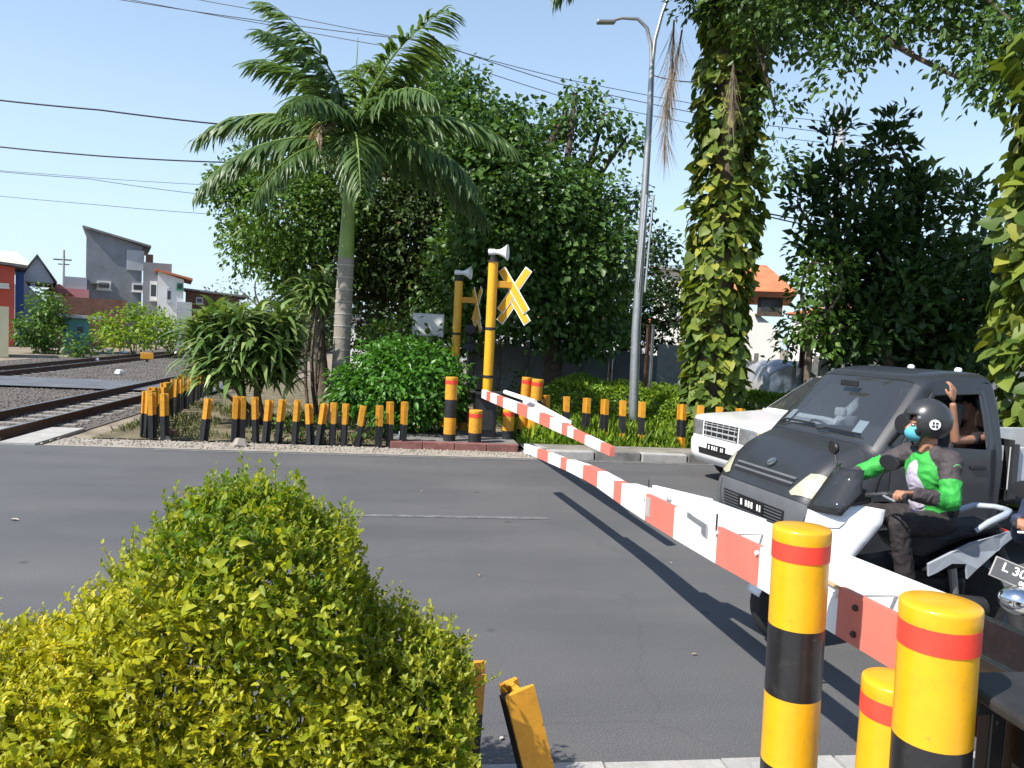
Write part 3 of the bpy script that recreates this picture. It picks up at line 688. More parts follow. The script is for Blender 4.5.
# charcoal pickup
c0 = at(752, 505, 7.75)
van = thing('pickup_truck', 'matte charcoal cab-over pickup truck waiting behind the scooter rider', 'pickup truck', (c0.x, c0.y, 0), math.pi + math.radians(7))
van.scale = (1.07,) * 3
vp = [(-.10, .24, .10), (-.015, .36, .20), (0., .52, .30), (-.03, .66, .36), (-.12, .80, .40), (-.24, .93, .42), (-.39, 1.04, .38), (-.59, 1.13, .26), (-.63, 1.15, .16), (-.87, 1.42, .11), (-1.11, 1.69, .09), (-1.16, 1.735, .09), (-1.27, 1.79, .09), (-1.55, 1.83, .09), (-1.9, 1.825, .09), (-1.97, 1.80, .09), (-2.02, 1.70, .07), (-2.04, 1.3, .05), (-2.04, .55, .05)]
vw = [(.2, .79), (.55, .825), (.95, .835), (1.12, .825), (1.45, .765), (1.72, .70), (1.85, .66)]
VS = Shell(vp, vw, .70)
TS = [i * .25 for i in range(4 * 19)]
panel('bumper', rect(-1, 1, 0, 2.9), VS.S, m_bump, van, UC, TS)
panel('front_panel', rect(-1, 1, 2.9, 8.), VS.S, m_matte, van, UC, TS)
panel('windscreen_frame', rect(-1, 1, 8., 11.), VS.S, m_matte, van, UC, TS, [rect(-.90, .90, 8.12, 10.82)])
panel('windscreen', rect(-.91, .91, 8.1, 10.84), VS.S, WSGLASS, van, UC, TS, off=-.004)
rf = panel('roof', rect(-1, 1, 11., 16.), VS.S, m_matte, van, UC, TS)
panel('cab_back', rect(-1, 1, 16., 18.), VS.S, m_matte, van, UC, TS, [rect(-.75, .75, 16.35, 16.95)])
panel('rear_window', rect(-.76, .76, 16.34, 16.96), VS.S, GLASS, van, UC, TS, off=-.004)
for u in (-.45, .45):                                 # small pale caps on the roof
    p = VS.S(u, 14.6); b = MB(); b.lathe([(.035, 0), (.035, .03), (.02, .045), (.001, .047)], 12, p); b.build('roof_cap', m_white, rf, smooth=True)
edge = VS.edge(.4, 16.5, 60)
arch = [(-.74 + .37 * math.cos(a), .31 + .37 * math.sin(a)) for a in lin(math.pi, 0, 14)]
arch = [p for p in arch if p[1] > .36]
for sg, nm in ((1, 'left'), (-1, 'right')):
    poly = edge + [(-2.0, 1.2), (-2.0, .36)] + arch + [(-.2, .36)]
    win = [(-.89, 1.17), (-1.29, 1.62), (-1.80, 1.65), (-1.84, 1.13)]
    panel('side_panel', poly, VS.side(sg), m_matte, van, [-.3, -.6, -1.1, -1.5], [.4, .55, .75, .95, 1.12, 1.28, 1.45, 1.6, 1.72], [win])
    dpoly = [(-.80, .70), (-.80, 1.0), (-.84, 1.10), (-1.27, 1.645), (-1.86, 1.69), (-1.92, 1.1), (-1.92, .42), (-1.14, .42), (-1.08, .55), (-.95, .66)]
    d = panel('door', dpoly, VS.side(sg), m_matte, van, [-.8, -1.3], [.5, .6, .75, .95, 1.12, 1.28, 1.45, 1.6], [[(-.92, 1.175), (-1.30, 1.605), (-1.78, 1.635), (-1.82, 1.14)]], off=-.007 * sg if sg > 0 else .007 * 1, thick=.006)
    b = MB(); p = VS.side(sg)(-1.72, .98); b.box((p.x, p.y + sg * .022, p.z), (.16, .025, .035)); b.build('handle', m_blkpl, d, bevel=.008)
    if sg < 0: panel('door_window', [(-.92, 1.175), (-1.30, 1.605), (-1.78, 1.635), (-1.82, 1.14)], VS.side(sg), GLASS, d, [], [1.28, 1.45, 1.6])
    else: panel('quarter_window', [(-.92, 1.175), (-1.06, 1.33), (-1.06, 1.165)], VS.side(sg), GLASS, d, [], [1.28])
    # mirror
    if sg > 0:
        b = MB(); p = VS.side(sg)(-.78, 1.18); b.lathe([(.001, -.05), (.06, -.045), (.085, -.01), (.09, .03), (.08, .05), (.001, .055)], 20, p + Vector((.02, sg * .2, .2)), 'x'); mr = b.build('side_mirror', m_blkpl, van, smooth=True)
        b = MB(); b.tube([p, p + Vector((.02, sg * .13, .12)), p + Vector((.02, sg * .19, .18))], .018, 8); b.build('mirror_arm', m_blkpl, mr)
        b = MB(); b.lathe([(.075, 0), (.001, .004)], 20, p + Vector((-.036, sg * .2, .2)), 'x'); b.build('mirror_glass', m_chrome, mr)
    # headlamp wraps round the corner
    hl = [(sg * .60, 3.25), (sg * .66, 3.1), (sg * .98, 3.5), (sg * .985, 4.7), (sg * .93, 5.0), (sg * .72, 4.55)]
    if sg < 0: hl = hl[::-1]
    panel('headlamp', hl, VS.S, m_lensy, van, UC, TS, off=.009)
    panel('bumper_corner', [(sg * .7, .6), (sg * .99, .6), (sg * .99, 2.7), (sg * .7, 2.7)][::sg], VS.S, m_bump, van, UC, TS, off=.006)
    wheel(van, -.74, sg * .70, .295, .175, .17, sg)
    wheel(van, -3.35, sg * .70, .295, .175, .17, sg)
for t0, t1, u0, u1 in ((2.87, 2.93, -.99, .99), (7.93, 8.0, -.97, .97)): panel('panel_gap', rect(u0, u1, t0, t1), VS.S, m_blkpl, van, UC, TS, off=.002)
for sg in (-1, 1):
    for (uc, tc_, ru, rt_) in ((.80, 3.95, .075, .30), (.90, 4.25, .045, .22)):
        lp_ = [(sg * (uc + ru * math.cos(a)), tc_ + rt_ * math.sin(a)) for a in lin(0, 2 * math.pi * 15 / 16, 16)]; panel('lamp_reflector', lp_, VS.S, m_lens, van, UC, TS, off=.0115 * (1 if sg > 0 else -1) if False else .0115)
# grille slots, lower intake, plate, emblem
for t0, t1 in ((3.5, 3.66), (3.82, 3.98)):
    g_ = panel('grille_slot', rect(-.56, .56, t0, t1), VS.S, m_blkpl, van, UC, TS, off=.006)
    panel('slot_trim', rect(-.58, .58, t1, t1 + .13), VS.S, m_bump, g_, UC, TS, off=.012)
panel('lower_intake', rect(-.62, .62, 1.15, 2.05), VS.S, m_blkpl, van, UC, TS, off=.006)
for k in range(5):
    t0 = 1.2 + k * .17; panel('intake_bar', rect(-.6, .6, t0, t0 + .06), VS.S, m_bump, van, UC, TS, off=.014)
npl = panel('number_plate', rect(-.26, .26, 1.35, 2.0), VS.S, m_platebk, van, UC, TS, off=.022)
for u0, u1 in ((-.2, -.16), (-.1, -.06), (-.04, 0), (.02, .06), (.14, .17), (.19, .22)):
    panel('plate_character', rect(u0, u1, 1.5, 1.85), VS.S, m_white, npl, [], TS, off=.026)
em = panel('emblem', [(.075 * math.cos(a), 4.55 + .30 * math.sin(a)) for a in lin(0, 2 * math.pi * 23 / 24, 24)], VS.S, m_chrome, van, UC, TS, off=.012)
panel('emblem_field', [(.055 * math.cos(a), 4.55 + .22 * math.sin(a)) for a in lin(0, 2 * math.pi * 23 / 24, 24)], VS.S, m_bump, em, UC, TS, off=.015)
panel('emblem_bar', [(-.03, 4.40), (-.012, 4.40), (.03, 4.58), (.03, 4.72), (.012, 4.72), (-.012, 4.55)], VS.S, m_chrome, em, UC, TS, off=.018)
for u0, u1, tt in ((-.75, -.1, 8.35), (.02, .72, 8.30)):  # wipers
    pts = [VS.S(u0 + (u1 - u0) * k / 6, tt - (0.12 if k == 0 else 0)) + Vector((.02, 0, .02)) for k in range(7)]
    b = MB(); b.tube(pts, .011, 6); b.build('wiper', m_blkpl, van)
panel('windscreen_sticker', rect(.50, .66, 8.35, 8.75), VS.S, m_paper, van, UC, TS, off=-.009)
panel('windscreen_label', rect(-.8, -.68, 8.35, 8.75), VS.S, m_paper, van, UC, TS, off=-.009)
# interior
b = MB(); b.box((-.86, 0, .98), (.36, 1.4, .22)); b.build('dashboard', m_intr, van, bevel=.04)
b = MB(); b.box((-1.1, 0, .50), (1.7, 1.5, .08)); b.build('cab_floor', m_intr, van)
for yy in (-.38, .38):
    st = MB(); st.box((-1.35, yy, .85), (.5, .5, .14)); o = st.build('seat', m_seat, van, bevel=.05)
    st = MB(); st.box((-1.66, yy, 1.22), (.13, .48, .66), Euler((0, -.2, 0)).to_matrix()); st.build('seat_back', m_seat, o, bevel=.05)
sw = MB(); rot = Euler((0, -.75, 0)).to_matrix(); sw.tube([Vector((-1.05, -.38, 1.12)) + rot @ Vector((.19 * math.cos(a), .19 * math.sin(a), 0)) for a in lin(0, 2 * math.pi, 25)], .014, 6, False); sw.build('steering_wheel', m_blkpl, van, smooth=True)
b = MB(); b.box((-.98, 0, 1.66), (.03, .24, .06)); b.build('rear_view_mirror', m_blkpl, van, bevel=.01)
# chassis and white load bed
b = MB(); b.box((-2.5, .38, .42), (3.0, .08, .12)); b.box((-2.5, -.38, .42), (3.0, .08, .12)); b.box((-2.1, 0, .42), (.08, .8, .1)); b.box((-3.35, 0, .31), (.1, 1.3, .1)); b.build('chassis', m_dsteel, van)
bed = MB(); bed.box((-3.2, 0, .72), (2.2, 1.62, .10)); bed = bed.build('load_bed', m_blkp, van)
for sg in (-1, 1):
    b = MB(); b.box((-3.2, sg * .82, .97), (2.2, .03, .40)); b.build('bed_side', M('grey_white_bed_paint', (.45, .46, .48), .45, var=.1, dirt=.3), bed, bevel=.008)
    for xx in (-2.12, -3.2, -4.28):
        b = MB(); b.box((xx, sg * .85, .95), (.06, .035, .5)); b.build('bed_post', m_matte, bed)
b = MB(); b.box((-4.3, 0, .97), (.03, 1.6, .4)); b.build('tailgate', m_wcar, bed)
b = MB(); b.box((-2.14, 0, 1.2), (.05, 1.6, .06)); b.box((-2.14, .76, 1.0), (.05, .05, .45)); b.box((-2.14, -.76, 1.0), (.05, .05, .45)); b.build('head_rail', m_dsteel, bed)

# white wagon
c1 = at(716, 450, 11.35)
suv = thing('white_wagon', 'white boxy wagon at the far kerb behind the charcoal pickup', 'car', (c1.x, c1.y, 0), math.pi + math.radians(11))
suv.scale = (1.04, 1.04, .99)
sp = [(-.10, .30, .08), (-.02, .40, .14), (0., .55, .20), (-.015, .66, .20), (-.05, .70, .16), (-.055, .88, .15), (-.07, .96, .14), (-.16, 1.03, .10), (-.7, 1.07, .09), (-1.28, 1.11, .07), (-1.34, 1.13, .07), (-1.7, 1.39, .08), (-2.05, 1.64, .08), (-2.16, 1.69, .08), (-2.7, 1.74, .08), (-3.9, 1.72, .08), (-4.12, 1.68, .08), (-4.25, 1.2, .08), (-4.3, .6, .1), (-4.28, .35, .1)]
sw_ = [(.25, .76), (.6, .82), (.9, .83), (1.15, .81), (1.75, .66), (1.85, .64)]
SS = Shell(sp, sw_, .74)
TS2 = [i * .25 for i in range(4 * 20)]
panel('bumper', rect(-1, 1, 0, 3.9), SS.S, m_wcar, suv, UC, TS2)
panel('front_panel', rect(-1, 1, 3.9, 6.9), SS.S, m_wcar, suv, UC, TS2)
panel('bonnet', rect(-1, 1, 6.9, 9.9), SS.S, m_wcar, suv, UC, TS2)
panel('windscreen_frame', rect(-1, 1, 9.9, 13.), SS.S, m_wcar, suv, UC, TS2, [rect(-.9, .9, 10.1, 12.6)])
panel('windscreen', rect(-.91, .91, 10.08, 12.62), SS.S, WSGLASS, suv, UC, TS2, off=-.004)
panel('roof', rect(-1, 1, 13., 16.), SS.S, m_wcar, suv, UC, TS2)
panel('tailgate', rect(-1, 1, 16., 19.), SS.S, m_wcar, suv, UC, TS2, [rect(-.8, .8, 16.2, 16.9)])
panel('rear_window', rect(-.81, .81, 16.18, 16.92), SS.S, GLASS, suv, UC, TS2, off=-.004)
gp = panel('grille', rect(-.50, .50, 4.1, 5.9), SS.S, m_blkpl, suv, UC, TS2, off=.006)
for k in range(5): panel('grille_bar', rect(-.49, .49, 4.15 + k * .4, 4.27 + k * .4), SS.S, m_silver, gp, UC, TS2, off=.014)
for k in range(6): panel('grille_upright', rect(-.42 + k * .168 - .008, -.42 + k * .168 + .008, 4.15, 5.85), SS.S, m_silver, gp, [], TS2, off=.011)
panel('lower_intake', rect(-.55, .55, 1.35, 1.95), SS.S, m_blkpl, suv, UC, TS2, off=.006)
npl = panel('number_plate', rect(-.28, .28, 1.75, 2.6), SS.S, m_platebk, suv, UC, TS2, off=.012)
for u0, u1 in ((-.22, -.18), (-.12, -.08), (-.05, -.01), (.02, .06), (.15, .18), (.2, .23)): panel('plate_character', rect(u0, u1, 1.95, 2.4), SS.S, m_white, npl, [], TS2, off=.016)
for sg in (-1, 1):
    h_ = [(sg * .54, 4.15), (sg * .93, 4.15), (sg * .93, 5.85), (sg * .54, 5.85)]
    h_ = panel('headlamp', h_[::sg], SS.S, M('lamp_glass', (.30, .31, .32), .1, var=.25, scale=12, metal=.5, coat=1.), suv, UC, TS2, off=.008)
    panel('side_light', [(sg * .94, 4.2), (sg * .985, 4.2), (sg * .985, 5.8), (sg * .94, 5.8)][::sg], SS.S, M('amber_lens', (.7, .35, .08), .2), h_, UC, TS2, off=.008)
    ed = SS.edge(.5, 18.5, 70)
    a1 = [(-.80 + .40 * math.cos(a), .34 + .40 * math.sin(a)) for a in lin(math.pi, 0, 12)]; a1 = [p for p in a1 if p[1] > .4]
    a2 = [(-3.48 + .40 * math.cos(a), .34 + .40 * math.sin(a)) for a in lin(math.pi, 0, 12)]; a2 = [p for p in a2 if p[1] > .4]
    wins = [[(-1.60, 1.19), (-2.02, 1.55), (-2.2, 1.58), (-2.2, 1.17)], [(-2.3, 1.17), (-2.3, 1.58), (-3.1, 1.58), (-3.1, 1.17)], [(-3.2, 1.17), (-3.2, 1.58), (-3.95, 1.56), (-4.05, 1.17)]]
    panel('side_panel', ed + [(-4.22, .5), (-4.2, .4)] + a2[:] + [(-2.1, .38)] + a1 + [(-.25, .4)], SS.side(sg), m_wcar, suv, [-1, -2, -3], [.5, .6, .75, .9, 1.05, 1.15, 1.3, 1.45, 1.6, 1.7], wins)
    for w_ in wins: panel('side_window', w_, SS.side(sg), GLASS, suv, [], [1.3, 1.45])
    b = MB(); p = SS.side(sg)(-1.3, 1.2)
    if sg > 0: b.box((p.x, p.y + sg * .14, p.z + .06), (.08, .18, .13)).build('side_mirror', m_wcar, suv, bevel=.03)
    wheel(suv, -.80, sg * .70, .335, .2, .2, sg); wheel(suv, -3.48, sg * .70, .335, .2, .2, sg)
b = MB(); b.box((-1.6, 0, .96), (.4, 1.4, .2)); b.build('dashboard', m_intr, suv, bevel=.04)
b = MB(); b.box((-2.3, 0, .48), (3.6, 1.45, .1)); b.box((-.9, 0, .7), (.9, 1.2, .5)); b.build('floor_pan', m_intr, suv)
for yy in (-.38, .38):
    st = MB(); st.box((-2.15, yy, .78), (.5, .5, .16)); o = st.build('seat', m_seat, suv, bevel=.05); st = MB(); st.box((-2.45, yy, 1.15), (.14, .48, .7)); st.build('seat_back', m_seat, o, bevel=.05)

# ------------------------------------------------------------------ scooters  (x forward, y left, z up)
def scooter(name, label, loc, rz, paint, paint2, visor=True):
    t = thing(name, label, 'scooter', loc, rz, 'motor scooters')
    for x, nme in ((.67, 'front'), (-.67, 'rear')):
        wheel(t, x, 0, .305, .125, .19, 1, m_dsteel, 5)
    for sg in (-1, 1):
        b = MB(); b.tube([(.67, sg * .1, .305), (.60, sg * .1, .55), (.50, sg * .08, .85)], .026, 8); b.build('fork_leg', m_dsteel, t, smooth=True)
    fe = lambda u, a: Vector((.67 + (.345 - .03 * u * u) * math.cos(a), u * .09, .305 + (.345 - .05 * u * u) * math.sin(a)))
    panel('front_fender', rect(-1, 1, .25, 2.5), fe, paint, t, [-.7, -.35, 0, .35, .7], lin(.3, 2.4, 12), thick=.006)
    # front shield: crown line swept across with wings going back
    tab = [(0., .42, .36, .10, .02), (1., .50, .52, .15, .10), (2., .585, .72, .20, .22), (3., .62, .86, .235, .34), (4., .60, .97, .24, .40), (5., .50, 1.06, .20, .34)]
    def fs(u, k): x, z, w, wg = interp(tab, k); return Vector((x - wg * abs(u) ** 1.8, w * u, z - .03 * u * u))
    panel('front_shield', [(-1, 0), (1, 0), (1, 2.4), (1, 5), (-1, 5), (-1, 2.4)], fs, paint, t, lin(-.9, .9, 13), lin(.25, 4.75, 19), thick=.012)
    for sg in (-1, 1):
        panel('headlight', [(sg * .10, 3.0), (sg * .62, 3.35), (sg * .66, 3.75), (sg * .12, 3.6)][::sg], fs, m_lens, t, lin(-.9, .9, 13), lin(.25, 4.75, 19), off=.016)
    panel('nose_panel', rect(-.45, .45, 4.1, 4.95), fs, m_blkpl, t, lin(-.9, .9, 13), lin(.25, 4.75, 19), off=.012)
    def vs(u, k): return Vector((.60 - .20 * k - .16 * u * u, (.21 - .03 * k) * u, .98 + .31 * k))
    if visor: panel('visor', [(-.9, 0), (.9, 0), (1, .5), (.8, 1), (-.8, 1), (-1, .5)], vs, SMOKE, t, lin(-.8, .8, 9), [.25, .5, .75], thick=.005)
    # inner leg panel, floorboards, tunnel
    b = MB(); b.prism([(.46, .42), (.5, .75), (.40, 1.03), (.28, 1.03), (.30, .75), (.22, .42)], lambda a, z: Vector((a, -.13, z)), lambda a, z: Vector((a, .13, z))); b.build('inner_panel', m_blkpl, t, bevel=.03)
    b = MB(); b.prism([(.32, .40), (.30, .62), (-.1, .68), (-.3, .72), (-.3, .36), (.25, .34)], lambda a, z: Vector((a, -.09, z)), lambda a, z: Vector((a, .09, z))); b.build('tunnel', m_blkpl, t, bevel=.03)
    for sg in (-1, 1):
        b = MB(); b.prism([(.42, .52), (.28, .38), (-.25, .36), (-.25, .30), (.3, .30), (.46, .46)], lambda a, z: Vector((a, sg * .08, z)), lambda a, z: Vector((a, sg * .27, z))); b.build('floorboard', m_blkpl, t, bevel=.015)
    # tail body
    tb = [(-.18, .58, .17, .62), (-.3, .66, .19, .58), (-.5, .76, .20, .60), (-.7, .83, .165, .68), (-.84, .86, .10, .77), (-.9, .87, .05, .82)]
    rings = []
    b = MB(); n = 12
    for x, zt, w, zb in tb:
        for k in range(n):
            a = 2 * math.pi * k / n; ca, sa = math.cos(a), math.sin(a)
            b.v.append((x, w * math.copysign(abs(ca) ** .7, ca), (zt + zb) / 2 + (zt - zb) / 2 * math.copysign(abs(sa) ** .7, sa)))
    for i in range(len(tb) - 1):
        for k in range(n): b.f.append((i * n + k, i * n + (k + 1) % n, (i + 1) * n + (k + 1) % n, (i + 1) * n + k)); b.m.append(0)
    b.f.append(tuple(range(n))); b.m.append(0); b.f.append(tuple((len(tb) - 1) * n + k for k in range(n))); b.m.append(0)
    b.build('tail_body', m_blkpl, t, smooth=True)
    for sg in (-1, 1):
        b = MB(); b.prism([(-.19, .66), (-.34, .74), (-.5, .815), (-.68, .855), (-.84, .885), (-.88, .84), (-.74, .75), (-.56, .63), (-.49, .555), (-.47, .665), (-.36, .665), (-.26, .60), (-.2, .57)],
                          lambda a, z: Vector((a, sg * (.175 + .03 * math.sin((a + .9) * 3.4) - .08 * max(0, -.6 - a)), z)), lambda a, z: Vector((a, sg * (.20 + .03 * math.sin((a + .9) * 3.4) - .22 * max(0, -.6 - a) - .05 * abs(z - .72)), z)))
        b.build('side_panel', paint2, t, bevel=.008)
    b = MB(); b.prism([(-.08, .70), (.0, .80), (-.12, .86), (-.38, .855), (-.46, .90), (-.8, .94), (-.84, .88), (-.5, .80), (-.2, .68)], lambda a, z: Vector((a, -.15 + .06 * max(0, -.3 - a), z)), lambda a, z: Vector((a, .15 - .06 * max(0, -.3 - a), z))); b.build('saddle', M('saddle_vinyl', (.02, .02, .021), .6, var=.2), t, bevel=.035)
    for sg in (-1, 1):
        b = MB(); b.tube([(-.58, sg * .15, .88), (-.66, sg * .175, .95), (-.80, sg * .15, 1.0), (-.9, sg * .07, 1.01), (-.92, 0, 1.01)], [.018, .024, .024, .022, .022], 10); b.build('grab_rail', paint2, t, smooth=True)
    b = MB(); b.box((-.92, 0, .83), (.05, .16, .07)); b.build('tail_light', M('red_lens', (.4, .01, .01), .2), t, bevel=.015)
    b = MB(); b.prism([(-.86, .78), (-1.02, .52), (-.98, .50), (-.8, .74)], lambda a, z: Vector((a, -.08, z)), lambda a, z: Vector((a, .08, z))); b.build('rear_fender', m_blkpl, t, bevel=.01)
    b = MB(); b.box((-.3, 0, .42), (.6, .2, .22)); b.build('engine', m_dsteel, t, bevel=.04)
    b = MB(); b.tube([(-.25, .16, .36), (-.67, .16, .33)], [.09, .08], 12); b.build('gearbox_case', m_dsteel, t, smooth=True)
    b = MB(); b.tube([(-.2, -.14, .3), (-.4, -.18, .32), (-.55, -.2, .36), (-.95, -.2, .47)], [.03, .04, .07, .065], 14); b.build('exhaust', m_dsteel, t, smooth=True)
    b = MB(); b.tube([(-.5, .12, .32), (-.42, .13, .70)], .03, 8); b.build('shock_absorber', m_steel, t)
    # handlebar
    b = MB(); b.tube([(.13, .36, 1.155), (.2, .24, 1.15), (.34, .1, 1.10), (.34, -.1, 1.10), (.2, -.24, 1.15), (.13, -.36, 1.155)], .016, 8); hb = b.build('handlebar', m_dsteel, t, smooth=True)
    b = MB(); b.prism([(.44, 1.02), (.40, 1.13), (.24, 1.16), (.22, 1.06)], lambda a, z: Vector((a, -.16, z)), lambda a, z: Vector((a, .16, z))); b.build('handlebar_cover', m_blkpl, t, bevel=.03)
    for sg in (-1, 1):
        b = MB(); b.tube([(.125, sg * .375, 1.155), (.185, sg * .26, 1.152)], .021, 10); b.build('grip', m_rubber, hb)
        b = MB(); b.tube([(.215, sg * .25, 1.14), (.2, sg * .36, 1.125)], .008, 6); b.build('brake_lever', m_steel, hb)
        b = MB(); b.tube([(.24, sg * .2, 1.15), (.26, sg * .27, 1.27), (.25, sg * .32, 1.36)], .008, 6); ms = b.build('mirror_stalk', m_blkpl, t)
        b = MB(); b.lathe([(.001, -.02), (.05, -.015), (.062, 0), (.058, .012), (.001, .014)], 18, (.25, sg * .34, 1.38), 'x', Euler((0, .1, sg * .2)).to_matrix() @ Matrix.Diagonal((1, 1.35, .85))); b.build('mirror', m_blkpl, ms, smooth=True)
        b = MB(); b.lathe([(.055, 0), (.001, .001)], 18, (.232, sg * .34, 1.38), 'x', Euler((0, .1, sg * .2)).to_matrix() @ Matrix.Diagonal((1, 1.35, .85))); b.build('mirror_glass', m_chrome, ms)
    return t
m_scw = M('white_scooter_plastic', (.74, .75, .77), .3, var=.03, coat=.4, dirt=.1, dirtc=(.4, .4, .38))
m_scs = M('silver_blue_scooter_plastic', (.38, .42, .48), .3, var=.06, metal=.1, coat=.5)
SCW = gr(790, 645)
SCO = Vector((SCW.x + .67, SCW.y, 0))
scooter('motor_scooter', 'white and silver maxi scooter carrying the green-jacketed rider', SCO, math.pi, m_scw, m_scs)

# ------------------------------------------------------------------ people
def _capsule(b, p0, p1, r0, r1, n=14):
    p0, p1 = Vector(p0), Vector(p1); d = p1 - p0; L = d.length
    d = d / L if L > 1e-6 else Vector((0, 0, 1))
    pts = []; rad = []
    for a in (-85, -60, -30, 0): pts.append(p0 + d * (r0 * math.sin(math.radians(a)))); rad.append(r0 * math.cos(math.radians(a)))
    for a in (0, 30, 60, 85): pts.append(p1 + d * (r1 * math.sin(math.radians(a)))); rad.append(r1 * math.cos(math.radians(a)))
    b.tube(pts, rad, n)
def _ell(b, c, r, rot=None, n=18):
    prof = [(max(1e-4, math.sin(a)), -math.cos(a)) for a in lin(.05, math.pi - .05, 12)]
    m = Matrix.Diagonal(Vector(r)); m = (rot @ m) if rot is not None else m
    b.lathe(prof, n, c, 'z', m)
def flesh(name, prims, mats, parent, voxel=.007, smooth=4, folds=0.):
    """one continuous skin grown over capsules / ellipsoids; every face takes the material of its nearest one"""
    b = MB()
    for p in prims:
        if p[0] == 'c': _capsule(b, *p[2:6])
        else: _ell(b, *p[2:])
    o = link(name, b.mesh(name, mats))
    m = o.modifiers.new('r', 'REMESH'); m.mode = 'VOXEL'; m.voxel_size = voxel; m.use_smooth_shade = True
    m2 = o.modifiers.new('s', 'SMOOTH'); m2.iterations = smooth; m2.factor = .5
    bpy.context.view_layer.update()
    me = bpy.data.meshes.new_from_object(o.evaluated_get(bpy.context.evaluated_depsgraph_get()))
    o.modifiers.clear(); o.data = me; me.name = name
    nf = len(me.polygons); C = np.empty(nf * 3); me.polygons.foreach_get('center', C); C = C.reshape(-1, 3)
    best = np.full(nf, 1e9); idx = np.zeros(nf, dtype=np.int32)
    for p in prims:
        if p[0] == 'c':
            a, d, r0, r1 = np.array(p[2]), np.array(p[3]), p[4], p[5]; ab = d - a
            t = np.clip(((C - a) @ ab) / max(ab @ ab, 1e-9), 0, 1); ds = np.linalg.norm(C - a - t[:, None] * ab, axis=1) - (r0 + (r1 - r0) * t)
        else:
            q = C - np.array(p[2]); 
            if len(p) > 4 and p[4] is not None: q = q @ np.array(p[4])
            r = np.array(p[3]); ds = (np.linalg.norm(q / r, axis=1) - 1) * r.min()
        k = ds < best; best[k] = ds[k]; idx[k] = p[1]
    if folds:
        nv = len(me.vertices); co = np.empty(nv * 3); me.vertices.foreach_get('co', co); co = co.reshape(-1, 3); no = np.empty(nv * 3); me.vertices.foreach_get('normal', no); no = no.reshape(-1, 3)
        dv = np.array([(1 - 2.2 * abs(pnoise(Vector((v[0] * 9 + 3 * pnoise(Vector(v) * 5), v[1] * 9, v[2] * 17))))) + .5 * pnoise(Vector(v) * 26) for v in co])
        me.vertices.foreach_set('co', (co + no * (dv * folds)[:, None]).ravel())
    me.materials.clear()
    for m_ in mats: me.materials.append(m_)
    me.polygons.foreach_set('material_index', idx); me.polygons.foreach_set('use_smooth', np.ones(nf, dtype=bool)); me.update()
    o.parent = parent
    return o
def hand(c, fwd, up, side, curl=(.35, .75, .6), mi=0, s=1., spread=.004):
    c, fwd, up, side = Vector(c), Vector(fwd).normalized(), Vector(up).normalized(), Vector(side).normalized()
    out = []
    for i, (of, L) in enumerate(((.031, .074), (.010, .083), (-.011, .077), (-.031, .060))):
        k = c + (fwd * (.042 - .006 * abs(i - 1)) + side * of) * s
        out.append(('c', mi, tuple(c - fwd * .045 * s + side * of * .45 * s), tuple(k), .0155 * s, .0125 * s))
        p = k; ang = 0.
        for j, fr in enumerate((.45, .31, .24)):
            ang += curl[j] + .04 * i
            d = fwd * math.cos(ang) - up * math.sin(ang) + side * spread * (1.5 - i) * 8
            q = p + d.normalized() * L * fr * s; out.append(('c', mi, tuple(p), tuple(q), (.0105 - .001 * j) * s, (.0098 - .001 * j) * s)); p = q
    t0 = c - fwd * .03 * s + side * .03 * s; t1 = t0 + (fwd * .028 + side * .024 - up * .012) * s; t2 = t1 + (fwd * .03 + side * .004 - up * .016) * s
    out.append(('c', mi, tuple(t0), tuple(t1), .0145 * s, .0115 * s)); out.append(('c', mi, tuple(t1), tuple(t2), .0115 * s, .0095 * s))
    return out
m_skin = M('brown_skin', (.36, .175, .105), .5, var=.08, scale=12, spec=.35)
m_green = M('bright_green_jacket', (.035, .33, .05), .65, var=.12, scale=14, bump=.5, bscale=22)
m_jgrey = M('dark_grey_jacket', (.055, .045, .048), .75, var=.15, scale=14, bump=.5, bscale=22)
m_jblk = M('black_jacket', (.012, .012, .013), .7, var=.2, scale=14, bump=.5, bscale=22)
m_trou = M('dark_brown_trousers', (.028, .023, .024), .8, var=.25, scale=12, bump=.6, bscale=18)
m_shirt = M('lavender_shirt', (.42, .38, .46), .8, var=.1, scale=14, bump=.4, bscale=25)
m_blue = M('indigo_shirt_hem', (.07, .075, .24), .8, var=.1)
m_shoe = M('black_shoe', (.015, .015, .016), .5, var=.2)
m_helm = M('matte_black_helmet', (.035, .036, .038), .32, var=.05, spec=.5, coat=.15)
m_mask = M('teal_face_mask', (.09, .38, .46), .8, var=.08)
m_hair = M('black_hair', (.01, .009, .008), .6, var=.2)

